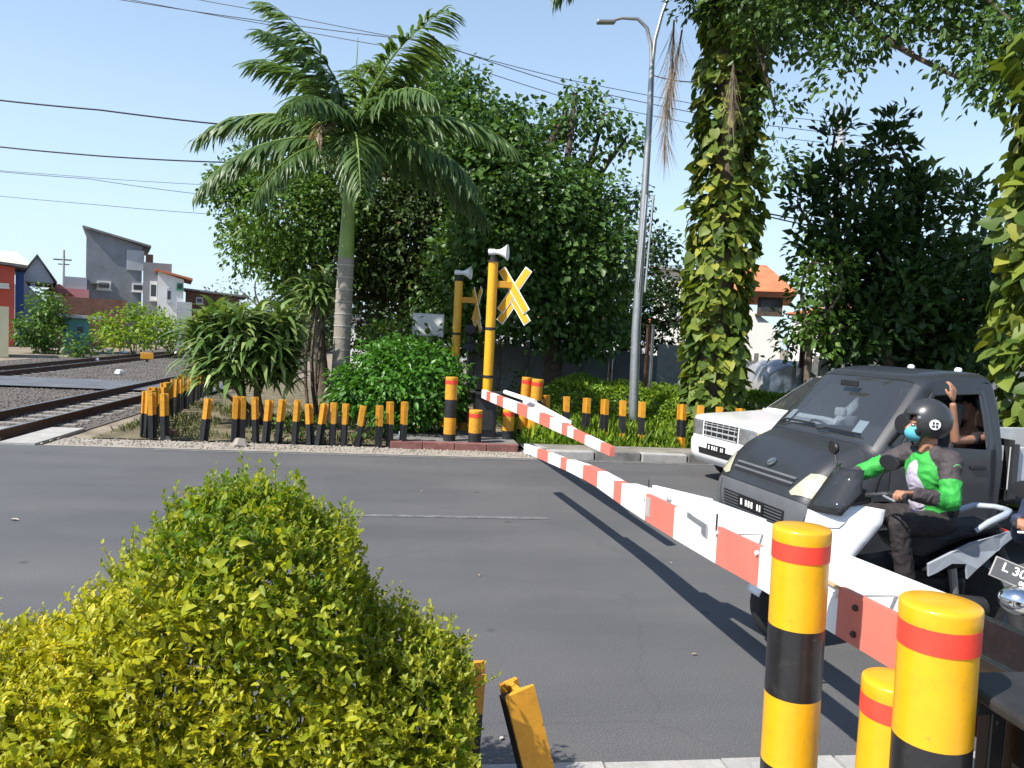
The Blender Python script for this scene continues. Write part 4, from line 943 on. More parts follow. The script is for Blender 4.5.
def helmet_on(t, c, yaw=0.):
    c = Vector(c); rz = Euler((0, 0, yaw)).to_matrix()
    bm = bmesh.new(); bmesh.ops.create_uvsphere(bm, u_segments=48, v_segments=32, radius=1.)
    kill = []
    for f in bm.faces:
        m_ = f.calc_center_median()
        if m_.z < -.80 + .12 * m_.x or (m_.x > .42 + .25 * abs(m_.y) and m_.z < .30): kill.append(f)
    bmesh.ops.delete(bm, geom=kill, context='FACES')
    for v in bm.verts: v.co = c + rz @ Vector((v.co.x * .165, v.co.y * .138, v.co.z * .152 + (.012 * (1 - v.co.x ** 2))))
    me = bpy.data.meshes.new('helmet'); bm.to_mesh(me); bm.free(); me.materials.append(m_helm)
    me.polygons.foreach_set('use_smooth', [True] * len(me.polygons))
    h = link('helmet', me, t); sd = h.modifiers.new('s', 'SOLIDIFY'); sd.thickness = .016; sd.offset = -1
    for sg in (-1, 1):                                  # round white emblem with a dark four-part figure
        pc = c + rz @ Vector((-.012, sg * .141, -.012)); ry = rz @ Euler((0, 0, 0)).to_matrix()
        b = MB(); b.lathe([(.036, -.002), (.036, .004 * sg), (.001, .006 * sg)], 24, pc, 'y', ry); e = b.build('emblem', m_white, h)
        for a in range(4):
            b = MB(); p = pc + ry @ Vector((.016 * math.cos(a * 1.571 + .78), sg * .0075, .016 * math.sin(a * 1.571 + .78))); b.box(p, (.012, .003, .018), ry @ Euler((0, -a * 1.571, 0)).to_matrix()); b.build('emblem_figure', m_helm, e)
        b = MB(); b.lathe([(.012, 0), (.012, .01 * sg), (.001, .012 * sg)], 12, c + rz @ Vector((.085, sg * .115, .03)), 'y', ry); b.build('visor_screw', m_steel, h)
        b = MB(); b.tube([c + rz @ Vector((.05, sg * .12, -.08)), c + rz @ Vector((.07, sg * .07, -.17)), c + rz @ Vector((.075, 0, -.185))], .009, 6); b.build('chin_strap', m_blkpl, h)
    return h
def rider(label, T, jacket_tags, mats, pose, maskm=m_mask, trou=m_trou, inner=True, pose_yaw=-.38):
    t = thing('person', label, 'person', T[0], T[1])
    P = {k: Vector(v) for k, v in pose.items()}
    H = P['head']; hy_ = Euler((0, 0, pose_yaw)).to_matrix(); hv = lambda *v: H + hy_ @ Vector(v)
    body = []
    body.append(('e', 0, tuple(H), (.095, .075, .115), hy_))                        # skull
    body.append(('e', 0, tuple(hv(.035, 0, -.055)), (.07, .06, .07)))  # jaw
    body.append(('c', 0, tuple(hv(.10, 0, .0)), tuple(hv(.118, 0, -.028)), .010, .015))
    for sg in (-1, 1):
        body.append(('e', 0, tuple(hv(-.005, sg * .078, -.015)), (.02, .01, .032)))
        body.append(('e', 0, tuple(hv(.082, sg * .032, .022)), (.02, .026, .012)))   # brow
    body.append(('c', 0, tuple(hv(-.03, 0, -.08)), tuple(P['neck'] + Vector((0, 0, -.06))), .055, .062))
    body.append(('c', 0, tuple(P['chest']), tuple(P['pelvis']), .10, .10))
    for s_ in 'LR':
        body += [('c', 0, tuple(P['neck'] + Vector((-.02, 0, -.08))), tuple(P['sh' + s_]), .05, .05), ('c', 0, tuple(P['sh' + s_]), tuple(P['el' + s_]), .045, .036), ('c', 0, tuple(P['el' + s_]), tuple(P['wr' + s_]), .036, .026)]
        sg = 1 if s_ == 'L' else -1
        f_ = (P['hd' + s_] - P['wr' + s_]).normalized()
        body.append(('c', 0, tuple(P['wr' + s_]), tuple(P['hd' + s_] - f_ * .03), .025, .024))
        body += hand(P['hd' + s_], (.98, sg * .05, .02), (.0, 0, 1), (-.1, -sg, -.05), (.55, 1.0, .9), 0, 1.05)
        body += [('c', 0, tuple(P['hip' + s_]), tuple(P['kn' + s_]), .07, .05), ('c', 0, tuple(P['kn' + s_]), tuple(P['an' + s_]), .045, .035)]
    bo = flesh('body', body, [m_skin], t, .006, 3)
    for sg in (-1, 1):
        b = MB(); _ell(b, hv(.088, sg * .032, .005), (.012, .016, .009)); b.build('eye', M('eye_white', (.45, .42, .4), .4), bo, smooth=True)
        b = MB(); _ell(b, hv(.098, sg * .032, .005), (.004, .007, .007)); b.build('iris', m_hair, bo, smooth=True)
    b = MB(); b.box(hv(.098, 0, -.052), (.02, .045, .008)); b.build('mouth', M('lips', (.25, .09, .07), .5), bo, bevel=.003)
    J = []
    ja, jb, jc, jd = jacket_tags
    ch, pe = P['chest'], P['pelvis']
    J += [('e', jc, tuple(ch + Vector((-.05, 0, -.02))), (.115, .175, .2)), ('e', ja, tuple(ch + Vector((.01, 0, .03))), (.13, .192, .17)), ('e', ja, tuple(ch.lerp(pe, .55)), (.135, .175, .17)), ('e', jc, tuple(pe + Vector((0, 0, .07))), (.145, .172, .09)),
          ('c', jb, tuple(P['neck'] + Vector((-.03, .05, -.05))), tuple(P['neck'] + Vector((-.03, -.05, -.05))), .055, .055)]
    for s_ in 'LR':
        sh, el, wr = P['sh' + s_], P['el' + s_], P['wr' + s_]
        J += [('c', jb, tuple(P['neck'] + Vector((-.03, 0, -.1))), tuple(sh), .075, .078), ('c', jb, tuple(sh), tuple(sh.lerp(el, .55)), .078, .066), ('c', jd, tuple(sh.lerp(el, .55)), tuple(el), .068, .062), ('c', jd, tuple(el), tuple(el.lerp(wr, .42)), .062, .056), ('c', jb, tuple(el.lerp(wr, .45)), tuple(wr), .055, .045)]
    flesh('jacket', J, mats, t, .008, 3, .007)
    if inner:
        S = [('e', 0, tuple(ch + Vector((.045, 0, .0))), (.105, .115, .17)), ('e', 0, tuple(ch.lerp(pe, .5) + Vector((.05, 0, 0))), (.105, .115, .16)), ('e', 1, tuple(pe + Vector((.065, 0, .06))), (.10, .10, .06))]
        flesh('shirt', S, [m_shirt, m_blue], t, .009, 3, .006)
    Tr = [('e', 0, tuple(pe + Vector((0, 0, -.01))), (.15, .175, .11))]
    for s_ in 'LR':
        Tr += [('c', 0, tuple(P['hip' + s_]), tuple(P['kn' + s_]), .095, .072), ('c', 0, tuple(P['kn' + s_]), tuple(P['an' + s_]), .072, .056)]
    flesh('trousers', Tr, [trou], t, .009, 3, .005)
    for s_ in 'LR':
        a = P['an' + s_]; flesh('shoe', [('c', 0, tuple(a + Vector((-.03, 0, -.05))), tuple(a + Vector((.15, 0, -.07))), .042, .034), ('c', 0, tuple(a), tuple(a + Vector((0, 0, -.05))), .045, .045)], [m_shoe], t, .009, 2)
    if maskm:
        bm = bmesh.new(); bmesh.ops.create_uvsphere(bm, u_segments=32, v_segments=20, radius=1.)
        bmesh.ops.delete(bm, geom=[f for f in bm.faces if f.calc_center_median().x < -.05], context='FACES')
        for v in bm.verts: v.co = hv(.035 + v.co.x * .098, v.co.y * .074, -.055 + v.co.z * .066)
        me = bpy.data.meshes.new('face_mask'); bm.to_mesh(me); bm.free(); me.materials.append(maskm); me.polygons.foreach_set('use_smooth', [True] * len(me.polygons)); link('face_mask', me, t)
    helmet_on(t, hv(-.012, 0, .035), pose_yaw)
    return t
pose1 = dict(head=(-.235, 0, 1.60), neck=(-.27, 0, 1.47), chest=(-.30, 0, 1.24), pelvis=(-.36, 0, .94), shL=(-.30, .195, 1.375), shR=(-.25, -.195, 1.37), elL=(-.24, .315, 1.12), elR=(-.03, -.36, 1.20),
             wrL=(.03, .315, 1.165), wrR=(.07, -.335, 1.18), hdL=(.105, .318, 1.178), hdR=(.13, -.318, 1.185), hipL=(-.34, .09, .92), hipR=(-.34, -.09, .92), knL=(.05, .19, .93), knR=(.08, -.18, .92), anL=(-.06, .20, .46), anR=(.2, -.19, .46))
rd = rider('scooter rider in a green and grey jacket, black helmet and blue mask', (SCO, math.pi), (0, 1, 2, 0), [m_green, m_jgrey, m_jblk], pose1)
b = MB(); p = Vector((-.29, .278, 1.34)); b.lathe([(.034, -.004), (.034, .004), (.001, .005)], 20, p, 'y', Euler((-.25, 0, 0)).to_matrix()); b.build('sleeve_emblem', M('light_green_patch', (.16, .55, .18), .6), rd)

# person in the pickup with an arm raised out of the open window
VM = Matrix.Translation(van.location) @ van.rotation_euler.to_matrix().to_4x4() @ Matrix.Diagonal((*van.scale, 1)); VI = VM.inverted()
def vloc(px, py, yl):
    o = VI @ CP; d = (VI.to_3x3() @ ray(px, py)); k = (yl - o.y) / d.y; return o + d * k
hh = vloc(953, 394, .86); ee = vloc(955, 440, .80); ws = vloc(953, 405, .85)
pas = thing('person', 'passenger in the charcoal pickup holding a bare arm up at the window', 'person', VM @ Vector((-1.4, .38, .92)), van.rotation_euler.z)
PI_ = (Matrix.Translation(pas.location) @ van.rotation_euler.to_matrix().to_4x4()).inverted() @ VM
def pl_(v): return PI_ @ Vector(v)
hd_ = vloc(969, 409, .45)
bp_ = [('e', 0, tuple(pl_(hd_)), (.095, .08, .12)), ('e', 0, tuple(pl_(hd_ + Vector((.04, .01, -.055)))), (.065, .06, .065)), ('c', 0, tuple(pl_(hd_ + Vector((.1, .01, 0)))), tuple(pl_(hd_ + Vector((.11, .01, -.03)))), .010, .014), ('c', 0, tuple(pl_(hd_ + Vector((-.02, 0, -.08)))), tuple(pl_(hd_ + Vector((-.03, 0, -.22)))), .055, .06)]
shl = hd_ + Vector((-.03, .20, -.26)); shr = hd_ + Vector((-.03, -.18, -.26)); pel = Vector((-1.42, .38, .95))
bp_ += [('c', 0, tuple(pl_(hd_ + Vector((-.03, 0, -.25)))), tuple(pl_(pel)), .11, .11), ('c', 0, tuple(pl_(hd_ + Vector((-.03, 0, -.23)))), tuple(pl_(shl)), .06, .06), ('c', 0, tuple(pl_(hd_ + Vector((-.03, 0, -.23)))), tuple(pl_(shr)), .06, .06), ('c', 0, tuple(pl_(shl)), tuple(pl_(ee)), .05, .042), ('c', 0, tuple(pl_(ee)), tuple(pl_(ws)), .042, .03),
        ('c', 0, tuple(pl_(shr)), tuple(pl_(shr + Vector((.1, -.05, -.28)))), .048, .04), ('c', 0, tuple(pl_(shr + Vector((.1, -.05, -.28)))), tuple(pl_(Vector((-1.1, .3, .98)))), .04, .03)]
bp_ += hand(pl_(hh), (0.05, 0, 1), (-.25, 1, 0), (.9, .2, .1), (.25, .5, .5), 0, 1.1)
bp_ += hand(pl_(Vector((-1.04, .3, .98))), (1, 0, -.1), (0, 0, 1), (0, 1, 0), (.3, .4, .4))
for yy in (.28, .48): bp_ += [('c', 0, tuple(pl_((-1.4, yy, .96))), tuple(pl_((-.98, yy, 1.0))), .075, .06), ('c', 0, tuple(pl_((-.98, yy, 1.0))), tuple(pl_((-.9, yy, .62))), .055, .04)]
flesh('body', bp_, [m_skin], pas, .007, 3)
flesh('shirt', [('e', 0, tuple(pl_(hd_ + Vector((-.03, 0, -.36)))), (.13, .19, .17)), ('e', 0, tuple(pl_(pel + Vector((0, 0, .12)))), (.14, .18, .2)), ('c', 0, tuple(pl_(shl + Vector((0, -.08, 0)))), tuple(pl_(shl.lerp(ee, .45))), .075, .06), ('c', 0, tuple(pl_(shr + Vector((0, .08, 0)))), tuple(pl_(shr + Vector((.05, -.03, -.15)))), .075, .06)], [M('black_shirt', (.02, .018, .022), .8, var=.2)], pas, .009, 3)
flesh('trousers', [('c', 0, tuple(pl_((-1.42, yy, .96))), tuple(pl_((-.98, yy, 1.0))), .09, .07) for yy in (.28, .48)] + [('c', 0, tuple(pl_((-.98, yy, 1.0))), tuple(pl_((-.9, yy, .62))), .068, .05) for yy in (.28, .48)], [m_trou], pas, .01, 2)
bm = bmesh.new(); bmesh.ops.create_uvsphere(bm, u_segments=24, v_segments=16, radius=1.)
bmesh.ops.delete(bm, geom=[f for f in bm.faces if f.calc_center_median().z < -.1 + .75 * max(0, f.calc_center_median().x)], context='FACES')
hc = pl_(hd_ + Vector((-.012, 0, .015)))
for v in bm.verts: v.co = hc + Vector((v.co.x * .108, v.co.y * .09, v.co.z * .12))
me = bpy.data.meshes.new('hair'); bm.to_mesh(me); bm.free(); me.materials.append(m_hair); link('hair', me, pas)

# second scooter at the right edge of the view, nose towards the camera
hx, hy = -.45 * _c - .89 * _s, .45 * _s - .89 * _c        # heading in the road frame
rz2 = math.atan2(hy, hx)
g0 = at(1024, 541, 4.35)
off2 = Euler((0, 0, rz2)).to_matrix() @ Vector((.15, -.32, 0))
SC2 = Vector((g0.x - off2.x, g0.y - off2.y, 0))
sc2 = scooter('motor_scooter', 'black scooter with a number plate cut off by the right edge', SC2, rz2, m_blk, m_blk, False)
pm = at(1020, 577, 4.05); pq = (Matrix.Translation(SC2) @ Euler((0, 0, rz2)).to_matrix().to_4x4()).inverted() @ pm
b = MB(); rt = Euler((0, -.35, 0)).to_matrix(); rt = rt @ Euler((-.3, 0, 0)).to_matrix(); b.box(pq, (.008, .27, .115), rt); pf = b.build('number_plate', M('plate_grey_rim', (.30, .29, .28), .5), sc2, bevel=.004)
b = MB(); b.box(pq + rt @ Vector((.006, 0, 0)), (.004, .255, .10), rt); b.build('plate_field', M('plate_field', (.06, .06, .065), .45), pf)
def text_mesh(name, s, size, mat, parent, M4):
    cu = bpy.data.curves.new(name, 'FONT'); cu.body = s; cu.size = size; cu.extrude = .0008; cu.align_x = 'CENTER'; cu.align_y = 'CENTER'; cu.offset = .0012
    o = bpy.data.objects.new(name, cu); COL.objects.link(o); bpy.context.view_layer.update()
    me = bpy.data.meshes.new_from_object(o.evaluated_get(bpy.context.evaluated_depsgraph_get())); bpy.data.objects.remove(o)
    me.materials.clear(); me.materials.append(mat); me.transform(M4); return link(name, me, parent)
fr = Matrix(((0, 0, 1), (1, 0, 0), (0, 1, 0)))             # text x -> y, text y -> z, facing +x
text_mesh('plate_lettering', 'L 3088', .066, m_white, pf, Matrix.Translation(pq + rt @ Vector((.0095, 0, .014))) @ (rt @ fr).to_4x4())
text_mesh('plate_lettering', '08', .03, m_white, pf, Matrix.Translation(pq + rt @ Vector((.0095, .02, -.034))) @ (rt @ fr).to_4x4())
b = MB(); _ell(b, pq + Vector((.03, 0, -.12)), (.09, .10, .075)); b.build('round_headlight', m_chrome, sc2, smooth=True)
pose2 = dict(pose1); pose2.update(hdR=(.115, -.318, 1.18), wrR=(.03, -.335, 1.165), elR=(-.25, -.27, 1.03))
rider('second rider at the right edge, only a hand on the grip in view', (SC2, rz2), (0, 0, 0, 0), [M('navy_jacket', (.03, .04, .08), .7, var=.15, bump=.4, bscale=22)], pose2, None, m_trou, False)

# ------------------------------------------------------------------ vegetation
def blob(px, py, Y, rpx, k=1., kd=1.):
    c = at(px, py, Y); r = rpx * Y / FPX; return (np.array(c), np.array((r * kd, r * kd, r * k)))
def crown_points(g, blobs, dens, per, cr):
    Pc = []; Out = []
    for c, r in blobs:
        n = max(3, int(dens * (r[0] * r[1] + r[0] * r[2] + r[1] * r[2]) / 3))
        d = rand_dirs(g, n); k = g.uniform(.45, 1.06, (n, 1)) ** .6
        Pc.append(c + d * r * k); Out.append(d)
    Pc = np.concatenate(Pc); Out = np.concatenate(Out); n = len(Pc)
    off = np.clip(g.normal(size=(n, per, 3)), -1.45, 1.45) * cr * np.array((1, 1, .75))
    P = (Pc[:, None] + off).reshape(-1, 3); O = np.repeat(Out, per, 0); D = nrm(off.reshape(-1, 3))
    ct = np.repeat(g.random(n), per)
    return Pc, P, O, D, ct
def crown(name, blobs, parent, mat, seed, dens=14, per=34, cr=.34, leaf=.15, asp=.6, droop=.35, tpl=LEAF2, org=Vector((0, 0, 0))):
    g = np.random.default_rng(seed)
    Pc, P, O, D, ct = crown_points(g, blobs, dens, per, cr)
    n = len(P); A = D * .7 + O * .35 + g.normal(size=(n, 3)) * .45 + np.array((0, 0, -droop)); N = O * .4 + np.array((0, 0, .7)) + g.normal(size=(n, 3)) * .45
    tone = np.clip(.55 * g.random(n) + .45 * ct, 0, 1)
    V, F, t = leaf_arrays(P - np.array(org), A, N, leaf * g.uniform(.65, 1.3, n), asp, tpl, tone)
    o = link(name, arr_mesh(name, V, F, mat, t), parent); return o, Pc
def limb_path(g, a, b, sag=.12, n=6):
    a, b = Vector(a), Vector(b); L = (b - a).length; o = Vector((g.normal() * L * sag, g.normal() * L * sag, abs(g.normal()) * L * sag * .6))
    return [a.lerp(b, k / (n - 1)) + o * math.sin(math.pi * k / (n - 1)) for k in range(n)]
def tree(name, label, base, fork, r0, blobs, mat, seed, bark=m_bark, group='trees behind the crossing', **kw):
    base = Vector(base); t = thing(name, label, 'tree', base, 0, group); g = np.random.default_rng(seed + 100)
    fk = Vector(fork) - base
    pts = limb_path(g, Vector((0, 0, -.1)), fk, .05); b = MB(); b.tube(pts, [r0 * (1.35 if k == 0 else 1 - .06 * k) for k in range(len(pts))], 12); b.build('trunk', bark, t, smooth=True)
    cr_o, Pc = crown('crown', blobs, t, mat, seed, org=base, **kw)
    mb = MB()
    for c, r in blobs:
        cc = Vector(c) - base; pp = limb_path(g, fk, cc, .1, 7); b = MB(); rr_ = r0 * .5; b.tube(pp, [rr_ * (1 - .11 * k) for k in range(7)], 8); b.build('limb', bark, t, smooth=True)
        for k in range(5):
            d = Vector(rand_dirs(g, 1)[0]); e = cc + Vector((d.x * r[0], d.y * r[1], d.z * r[2])) * .8; mb.tube(limb_path(g, cc, e, .1, 4), [rr_ * .3, rr_ * .24, rr_ * .16, rr_ * .08], 5, False)
    tag(mb.build('twigs', bark, t), kind='stuff')
    return t
lm_mid = leafmat('leaf_mid_green', (.032, .08, .012), (.125, .23, .035), (.2, .28, .055), .35)
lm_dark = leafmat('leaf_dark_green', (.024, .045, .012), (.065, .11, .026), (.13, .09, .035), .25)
lm_ivy = leafmat('leaf_ivy_green', (.03, .075, .016), (.11, .21, .045), (.18, .27, .09), .32, .42, .4)
lm_deep = leafmat('leaf_deep_green', (.014, .036, .011), (.048, .098, .024), (.12, .18, .045), .25, .45, .3)  # very dark: overhead canopy shade on the paddle-leaf tree is put into this colour
lm_vine = leafmat('leaf_vine', (.045, .09, .014), (.18, .235, .035), (.33, .33, .05), .3, .5, .3)
lm_gold = leafmat('leaf_golden', (.11, .21, .013), (.54, .51, .03), (.80, .66, .07), .48, .45, .35)
lm_strap = leafmat('leaf_strap', (.06, .125, .028), (.21, .31, .085), (.40, .45, .17), .25, .35, .45)
lm_shrub = leafmat('leaf_shrub', (.035, .10, .014), (.10, .27, .03), (.16, .34, .05), .3, .38, .45)
lm_hedge = leafmat('leaf_low_hedge', (.08, .17, .015), (.27, .40, .035), (.40, .48, .07), .42)
lm_palm = leafmat('leaf_palm', (.04, .085, .024), (.13, .22, .06), (.28, .29, .11), .33, .4, .4)
lm_dry = leafmat('leaf_dry', (.20, .15, .11), (.42, .33, .25), None, .2, .7)

B = blob
tree('broad_tree', 'light green broad-leaved tree left of the palm against the sky', col_at(325, 22.5), at(318, 300, 22.5), .22,
     [B(244, 185, 22, 26), B(280, 212, 21, 40), B(322, 235, 22, 50), B(226, 200, 22, 15), B(252, 245, 22.5, 24), B(222, 172, 22, 15), B(306, 275, 21.5, 32), B(272, 258, 22, 20), B(330, 170, 23, 46), B(262, 170, 23, 22), B(240, 220, 22, 18)], lm_mid, 11, dens=34, per=54, cr=.33, leaf=.155, droop=.5)
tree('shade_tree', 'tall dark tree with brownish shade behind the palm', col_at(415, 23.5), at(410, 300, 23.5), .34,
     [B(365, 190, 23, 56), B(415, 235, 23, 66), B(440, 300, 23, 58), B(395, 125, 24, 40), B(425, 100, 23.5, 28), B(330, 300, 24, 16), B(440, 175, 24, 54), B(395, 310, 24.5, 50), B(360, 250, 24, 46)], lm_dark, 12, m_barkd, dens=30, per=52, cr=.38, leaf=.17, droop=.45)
tree('ivy_tree', 'large glossy-leaved tree draped in hanging leaves behind the crossbuck', col_at(545, 21), at(545, 300, 21), .3,
     [B(465, 140, 20.5, 44), B(510, 180, 20, 52), B(548, 215, 20, 52), B(590, 262, 20, 42), B(498, 245, 20, 56), B(535, 290, 20.5, 52), B(588, 320, 21, 36), B(512, 135, 21, 28), B(565, 122, 21.5, 16), B(603, 118, 22, 13), B(608, 205, 21, 22), B(470, 290, 21, 50), B(455, 95, 21, 24), B(590, 165, 21.5, 14), B(535, 150, 22, 20), B(575, 95, 22, 9), B(625, 140, 22, 8), B(440, 75, 22.5, 12)], lm_ivy, 13, m_barkd, dens=36, per=52, cr=.33, leaf=.18, asp=.8, droop=.6)
tree('background_tree', 'dim tree between the lamp post and the vine-covered trunk', col_at(625, 27), at(625, 330, 27), .2,
     [B(625, 310, 26, 36), B(645, 280, 27, 26), B(650, 335, 27, 22), B(505, 335, 27, 40), B(560, 345, 27, 40), B(655, 240, 27, 18), B(640, 200, 27, 14), B(672, 290, 26, 16), B(690, 320, 26, 16), B(668, 325, 26, 14), B(700, 290, 26, 12)], lm_deep, 14, m_barkd, dens=30, per=34, cr=.34, leaf=.2)
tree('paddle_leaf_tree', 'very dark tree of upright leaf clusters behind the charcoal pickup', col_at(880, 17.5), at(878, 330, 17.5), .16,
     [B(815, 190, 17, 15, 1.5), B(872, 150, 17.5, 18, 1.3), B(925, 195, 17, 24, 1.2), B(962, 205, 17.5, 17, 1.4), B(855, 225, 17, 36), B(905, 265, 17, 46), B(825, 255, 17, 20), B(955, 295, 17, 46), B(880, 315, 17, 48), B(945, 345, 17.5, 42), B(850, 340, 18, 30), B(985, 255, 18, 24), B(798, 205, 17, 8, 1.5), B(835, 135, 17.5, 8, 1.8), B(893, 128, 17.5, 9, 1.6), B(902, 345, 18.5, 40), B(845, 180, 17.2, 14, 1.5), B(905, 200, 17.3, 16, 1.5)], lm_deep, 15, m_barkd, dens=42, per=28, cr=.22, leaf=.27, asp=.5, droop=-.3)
tree('bright_tree', 'mid green tree lit by the sun left of the very dark tree', col_at(812, 16.6), at(810, 330, 16.6), .09,
     [B(812, 262, 16.4, 18), B(822, 295, 16.3, 22), B(806, 328, 16.4, 17), B(830, 335, 16.4, 20), B(788, 348, 17, 10), B(840, 265, 16.4, 14)], lm_mid, 16, dens=55, per=26, cr=.2, leaf=.16)
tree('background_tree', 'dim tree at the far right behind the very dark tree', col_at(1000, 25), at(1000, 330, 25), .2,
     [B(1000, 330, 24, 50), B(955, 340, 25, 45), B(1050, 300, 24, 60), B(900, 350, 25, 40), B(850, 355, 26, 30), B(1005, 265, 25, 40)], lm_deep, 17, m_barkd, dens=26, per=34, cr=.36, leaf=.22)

# heart-shaped climbing leaves
HEART = (np.array([(0, 0, 0), (-.10, .22, .02), (.05, .44, .05), (.35, .46, .06), (.72, .26, .02), (1, 0, -.12), (.72, -.26, .02), (.35, -.46, .06), (.05, -.44, .05), (-.10, -.22, .02), (.4, 0, 0)]),
         np.array([(0, 10, 1), (1, 10, 2), (2, 10, 3), (3, 10, 4), (4, 10, 5), (5, 10, 6), (6, 10, 7), (7, 10, 8), (8, 10, 9), (9, 10, 0)]))
def leaf_variants(name, tpl, asp, mat, tones):
    out = []
    for tn in tones:
        V = tpl[0].copy(); V[:, 1] *= asp; out.append(arr_mesh(name, V, tpl[1], mat, np.full(len(V), tn), True))
    return out
def place_leaf(name, me, parent, p, A, N, L):
    A = Vector(A).normalized(); Bv = Vector(N).cross(A).normalized(); C = A.cross(Bv)
    o = bpy.data.objects.new(name, me); COL.objects.link(o); o.parent = parent
    o.matrix_local = Matrix.Translation(Vector(p)) @ Matrix((A, Bv, C)).transposed().to_4x4() @ Matrix.Diagonal((L, L, L, 1)); return o
def vine_tree(label, base, topz, rcore, rleaf, n, leaf, seed, wob=.25, lean=(0, 0), nparts=300, z0=.1):
    base = Vector(base); t = thing('vine_covered_tree', label, 'tree', base, 0, 'trunks covered in climbing leaves'); g = np.random.default_rng(seed)
    ax = lambda z: Vector((lean[0] * z / topz, lean[1] * z / topz, z))
    b = MB(); b.tube([ax(z) for z in lin(-.1, topz, 8)], [rcore * (1.2 if k == 0 else 1) for k in range(8)], 14); b.build('trunk', m_bark, t, smooth=True)
    z = g.uniform(z0, topz, n); a = g.uniform(0, 2 * math.pi, n)
    R0 = np.array([rleaf * (1 + wob * (pnoise(Vector((math.cos(x) * 1.3, math.sin(x) * 1.3, y * .9 + seed))) * 1.6)) for x, y in zip(a, z)]) * (.55 + .45 * g.random(n) ** .45)
    O = np.stack([np.cos(a), np.sin(a), np.zeros(n)], 1); P = np.stack([lean[0] * z / topz, lean[1] * z / topz, z], 1) + O * R0[:, None]
    A = O * .55 + np.array((0, 0, -.75)) + g.normal(size=(n, 3)) * .45; N = O * .9 + np.array((0, 0, .55)) + g.normal(size=(n, 3)) * .35
    L = leaf * g.uniform(.6, 1.3, n); tone = np.clip(g.random(n) ** 1.2, 0, 1)
    tocam = nrm((np.array(CP) - np.array(base)) - P); face = (O * tocam).sum(1) * R0 + (R0 / rleaf) * .25
    vis = np.where((P[:, 2] < topz), face, -9); order = np.argsort(-vis); sel = order[:nparts]; rest = order[nparts:]
    me = leaf_variants('leaf', HEART, .95, lm_vine, (.1, .25, .4, .55, .7, .85, .97))
    for i in sel: place_leaf('leaf', me[min(6, int(tone[i] * 7))], t, P[i], A[i], N[i], L[i])
    V, F, tn = leaf_arrays(P[rest], A[rest], N[rest], L[rest], .95, HEART, tone[rest]); tag(link('vine_foliage', arr_mesh('vine_foliage', V, F, lm_vine, tn, True), t), kind='stuff')
    return t
vb = col_at(707, 16.2); vt = vine_tree('thick trunk covered in yellow-green climbing leaves, centre right', vb, 9.6, .32, .64, 3200, .235, 21, lean=(.05, 0))
ev = col_at(1052, 10.2); et = vine_tree('trunk covered in climbing leaves at the right edge of the view', ev, 6.4, .25, .80, 2400, .235, 22, .4)
# upper crown of the vine tree, with feathery sprays hanging to the right
vc, _p = crown('crown', [B(735, -25, 15.5, 40), B(700, 0, 16, 16), B(772, 25, 14.5, 28), B(815, 25, 13.5, 32), B(845, 70, 13, 20), B(778, 100, 14.5, 12), B(783, 165, 14.5, 8), B(905, 15, 12.5, 30), B(950, 40, 12, 30), B(985, 62, 11.5, 30), B(1015, 30, 11, 36), B(960, 5, 12, 30), B(865, 40, 13, 22), B(1010, 95, 11, 20), B(790, -60, 14, 90), B(900, -70, 13, 80), B(1000, -50, 12, 70), B(740, -110, 15, 90), B(860, -170, 14, 110)], vt, leafmat('leaf_canopy', (.022, .055, .011), (.085, .16, .03), (.16, .24, .05), .3), 23, dens=38, per=46, cr=.26, leaf=.14, asp=.55, droop=.5, org=vb)
g = np.random.default_rng(5)
for (a, c) in (((735, -60, 15.8), (830, 30, 13.5)), ((735, -80, 15.8), (960, 40, 12)), ((740, -20, 15.8), (775, 110, 14.5)), ((740, -120, 15.8), (1010, 20, 11)), ((830, -30, 13.8), (985, 90, 11.5))):
    pa, pb = at(*a) - vb, at(*c) - vb; b = MB(); b.tube(limb_path(g, pa, pb, .06, 8), [.10, .09, .08, .07, .055, .04, .03, .02], 8); b.build('limb', m_barkd, vt, smooth=True)
# hanging dead fronds
def hang(px0, py0, px1, py1, Y, n, seed, spread=.25):
    g = np.random.default_rng(seed); a, c = at(px0, py0, Y) - vb, at(px1, py1, Y) - vb; b = MB(); b.tube([a, a.lerp(c, .5) + Vector((.06, 0, 0)), c], [.02, .012, .004], 6); s_ = b.build('dead_frond', m_bark, vt)
    u = g.random(n); P = np.array(a)[None] + (np.array(c) - np.array(a))[None] * (u[:, None] * .95) ; A = g.normal(size=(n, 3)) * np.array((spread, spread, .1)) + np.array((0, 0, -1)); N = g.normal(size=(n, 3)) + .01
    V, F, t = leaf_arrays(P, A, N, g.uniform(.4, 1.0, n), .012, FLAT, g.random(n)); link('dry_leaflets', arr_mesh('dry_leaflets', V, F, lm_dry, t), s_)
hang(674, 20, 664, 150, 15.6, 300, 31, .2); hang(682, 30, 664, 110, 15.5, 160, 32, .2); hang(733, 60, 732, 110, 15.15, 120, 33, .12)

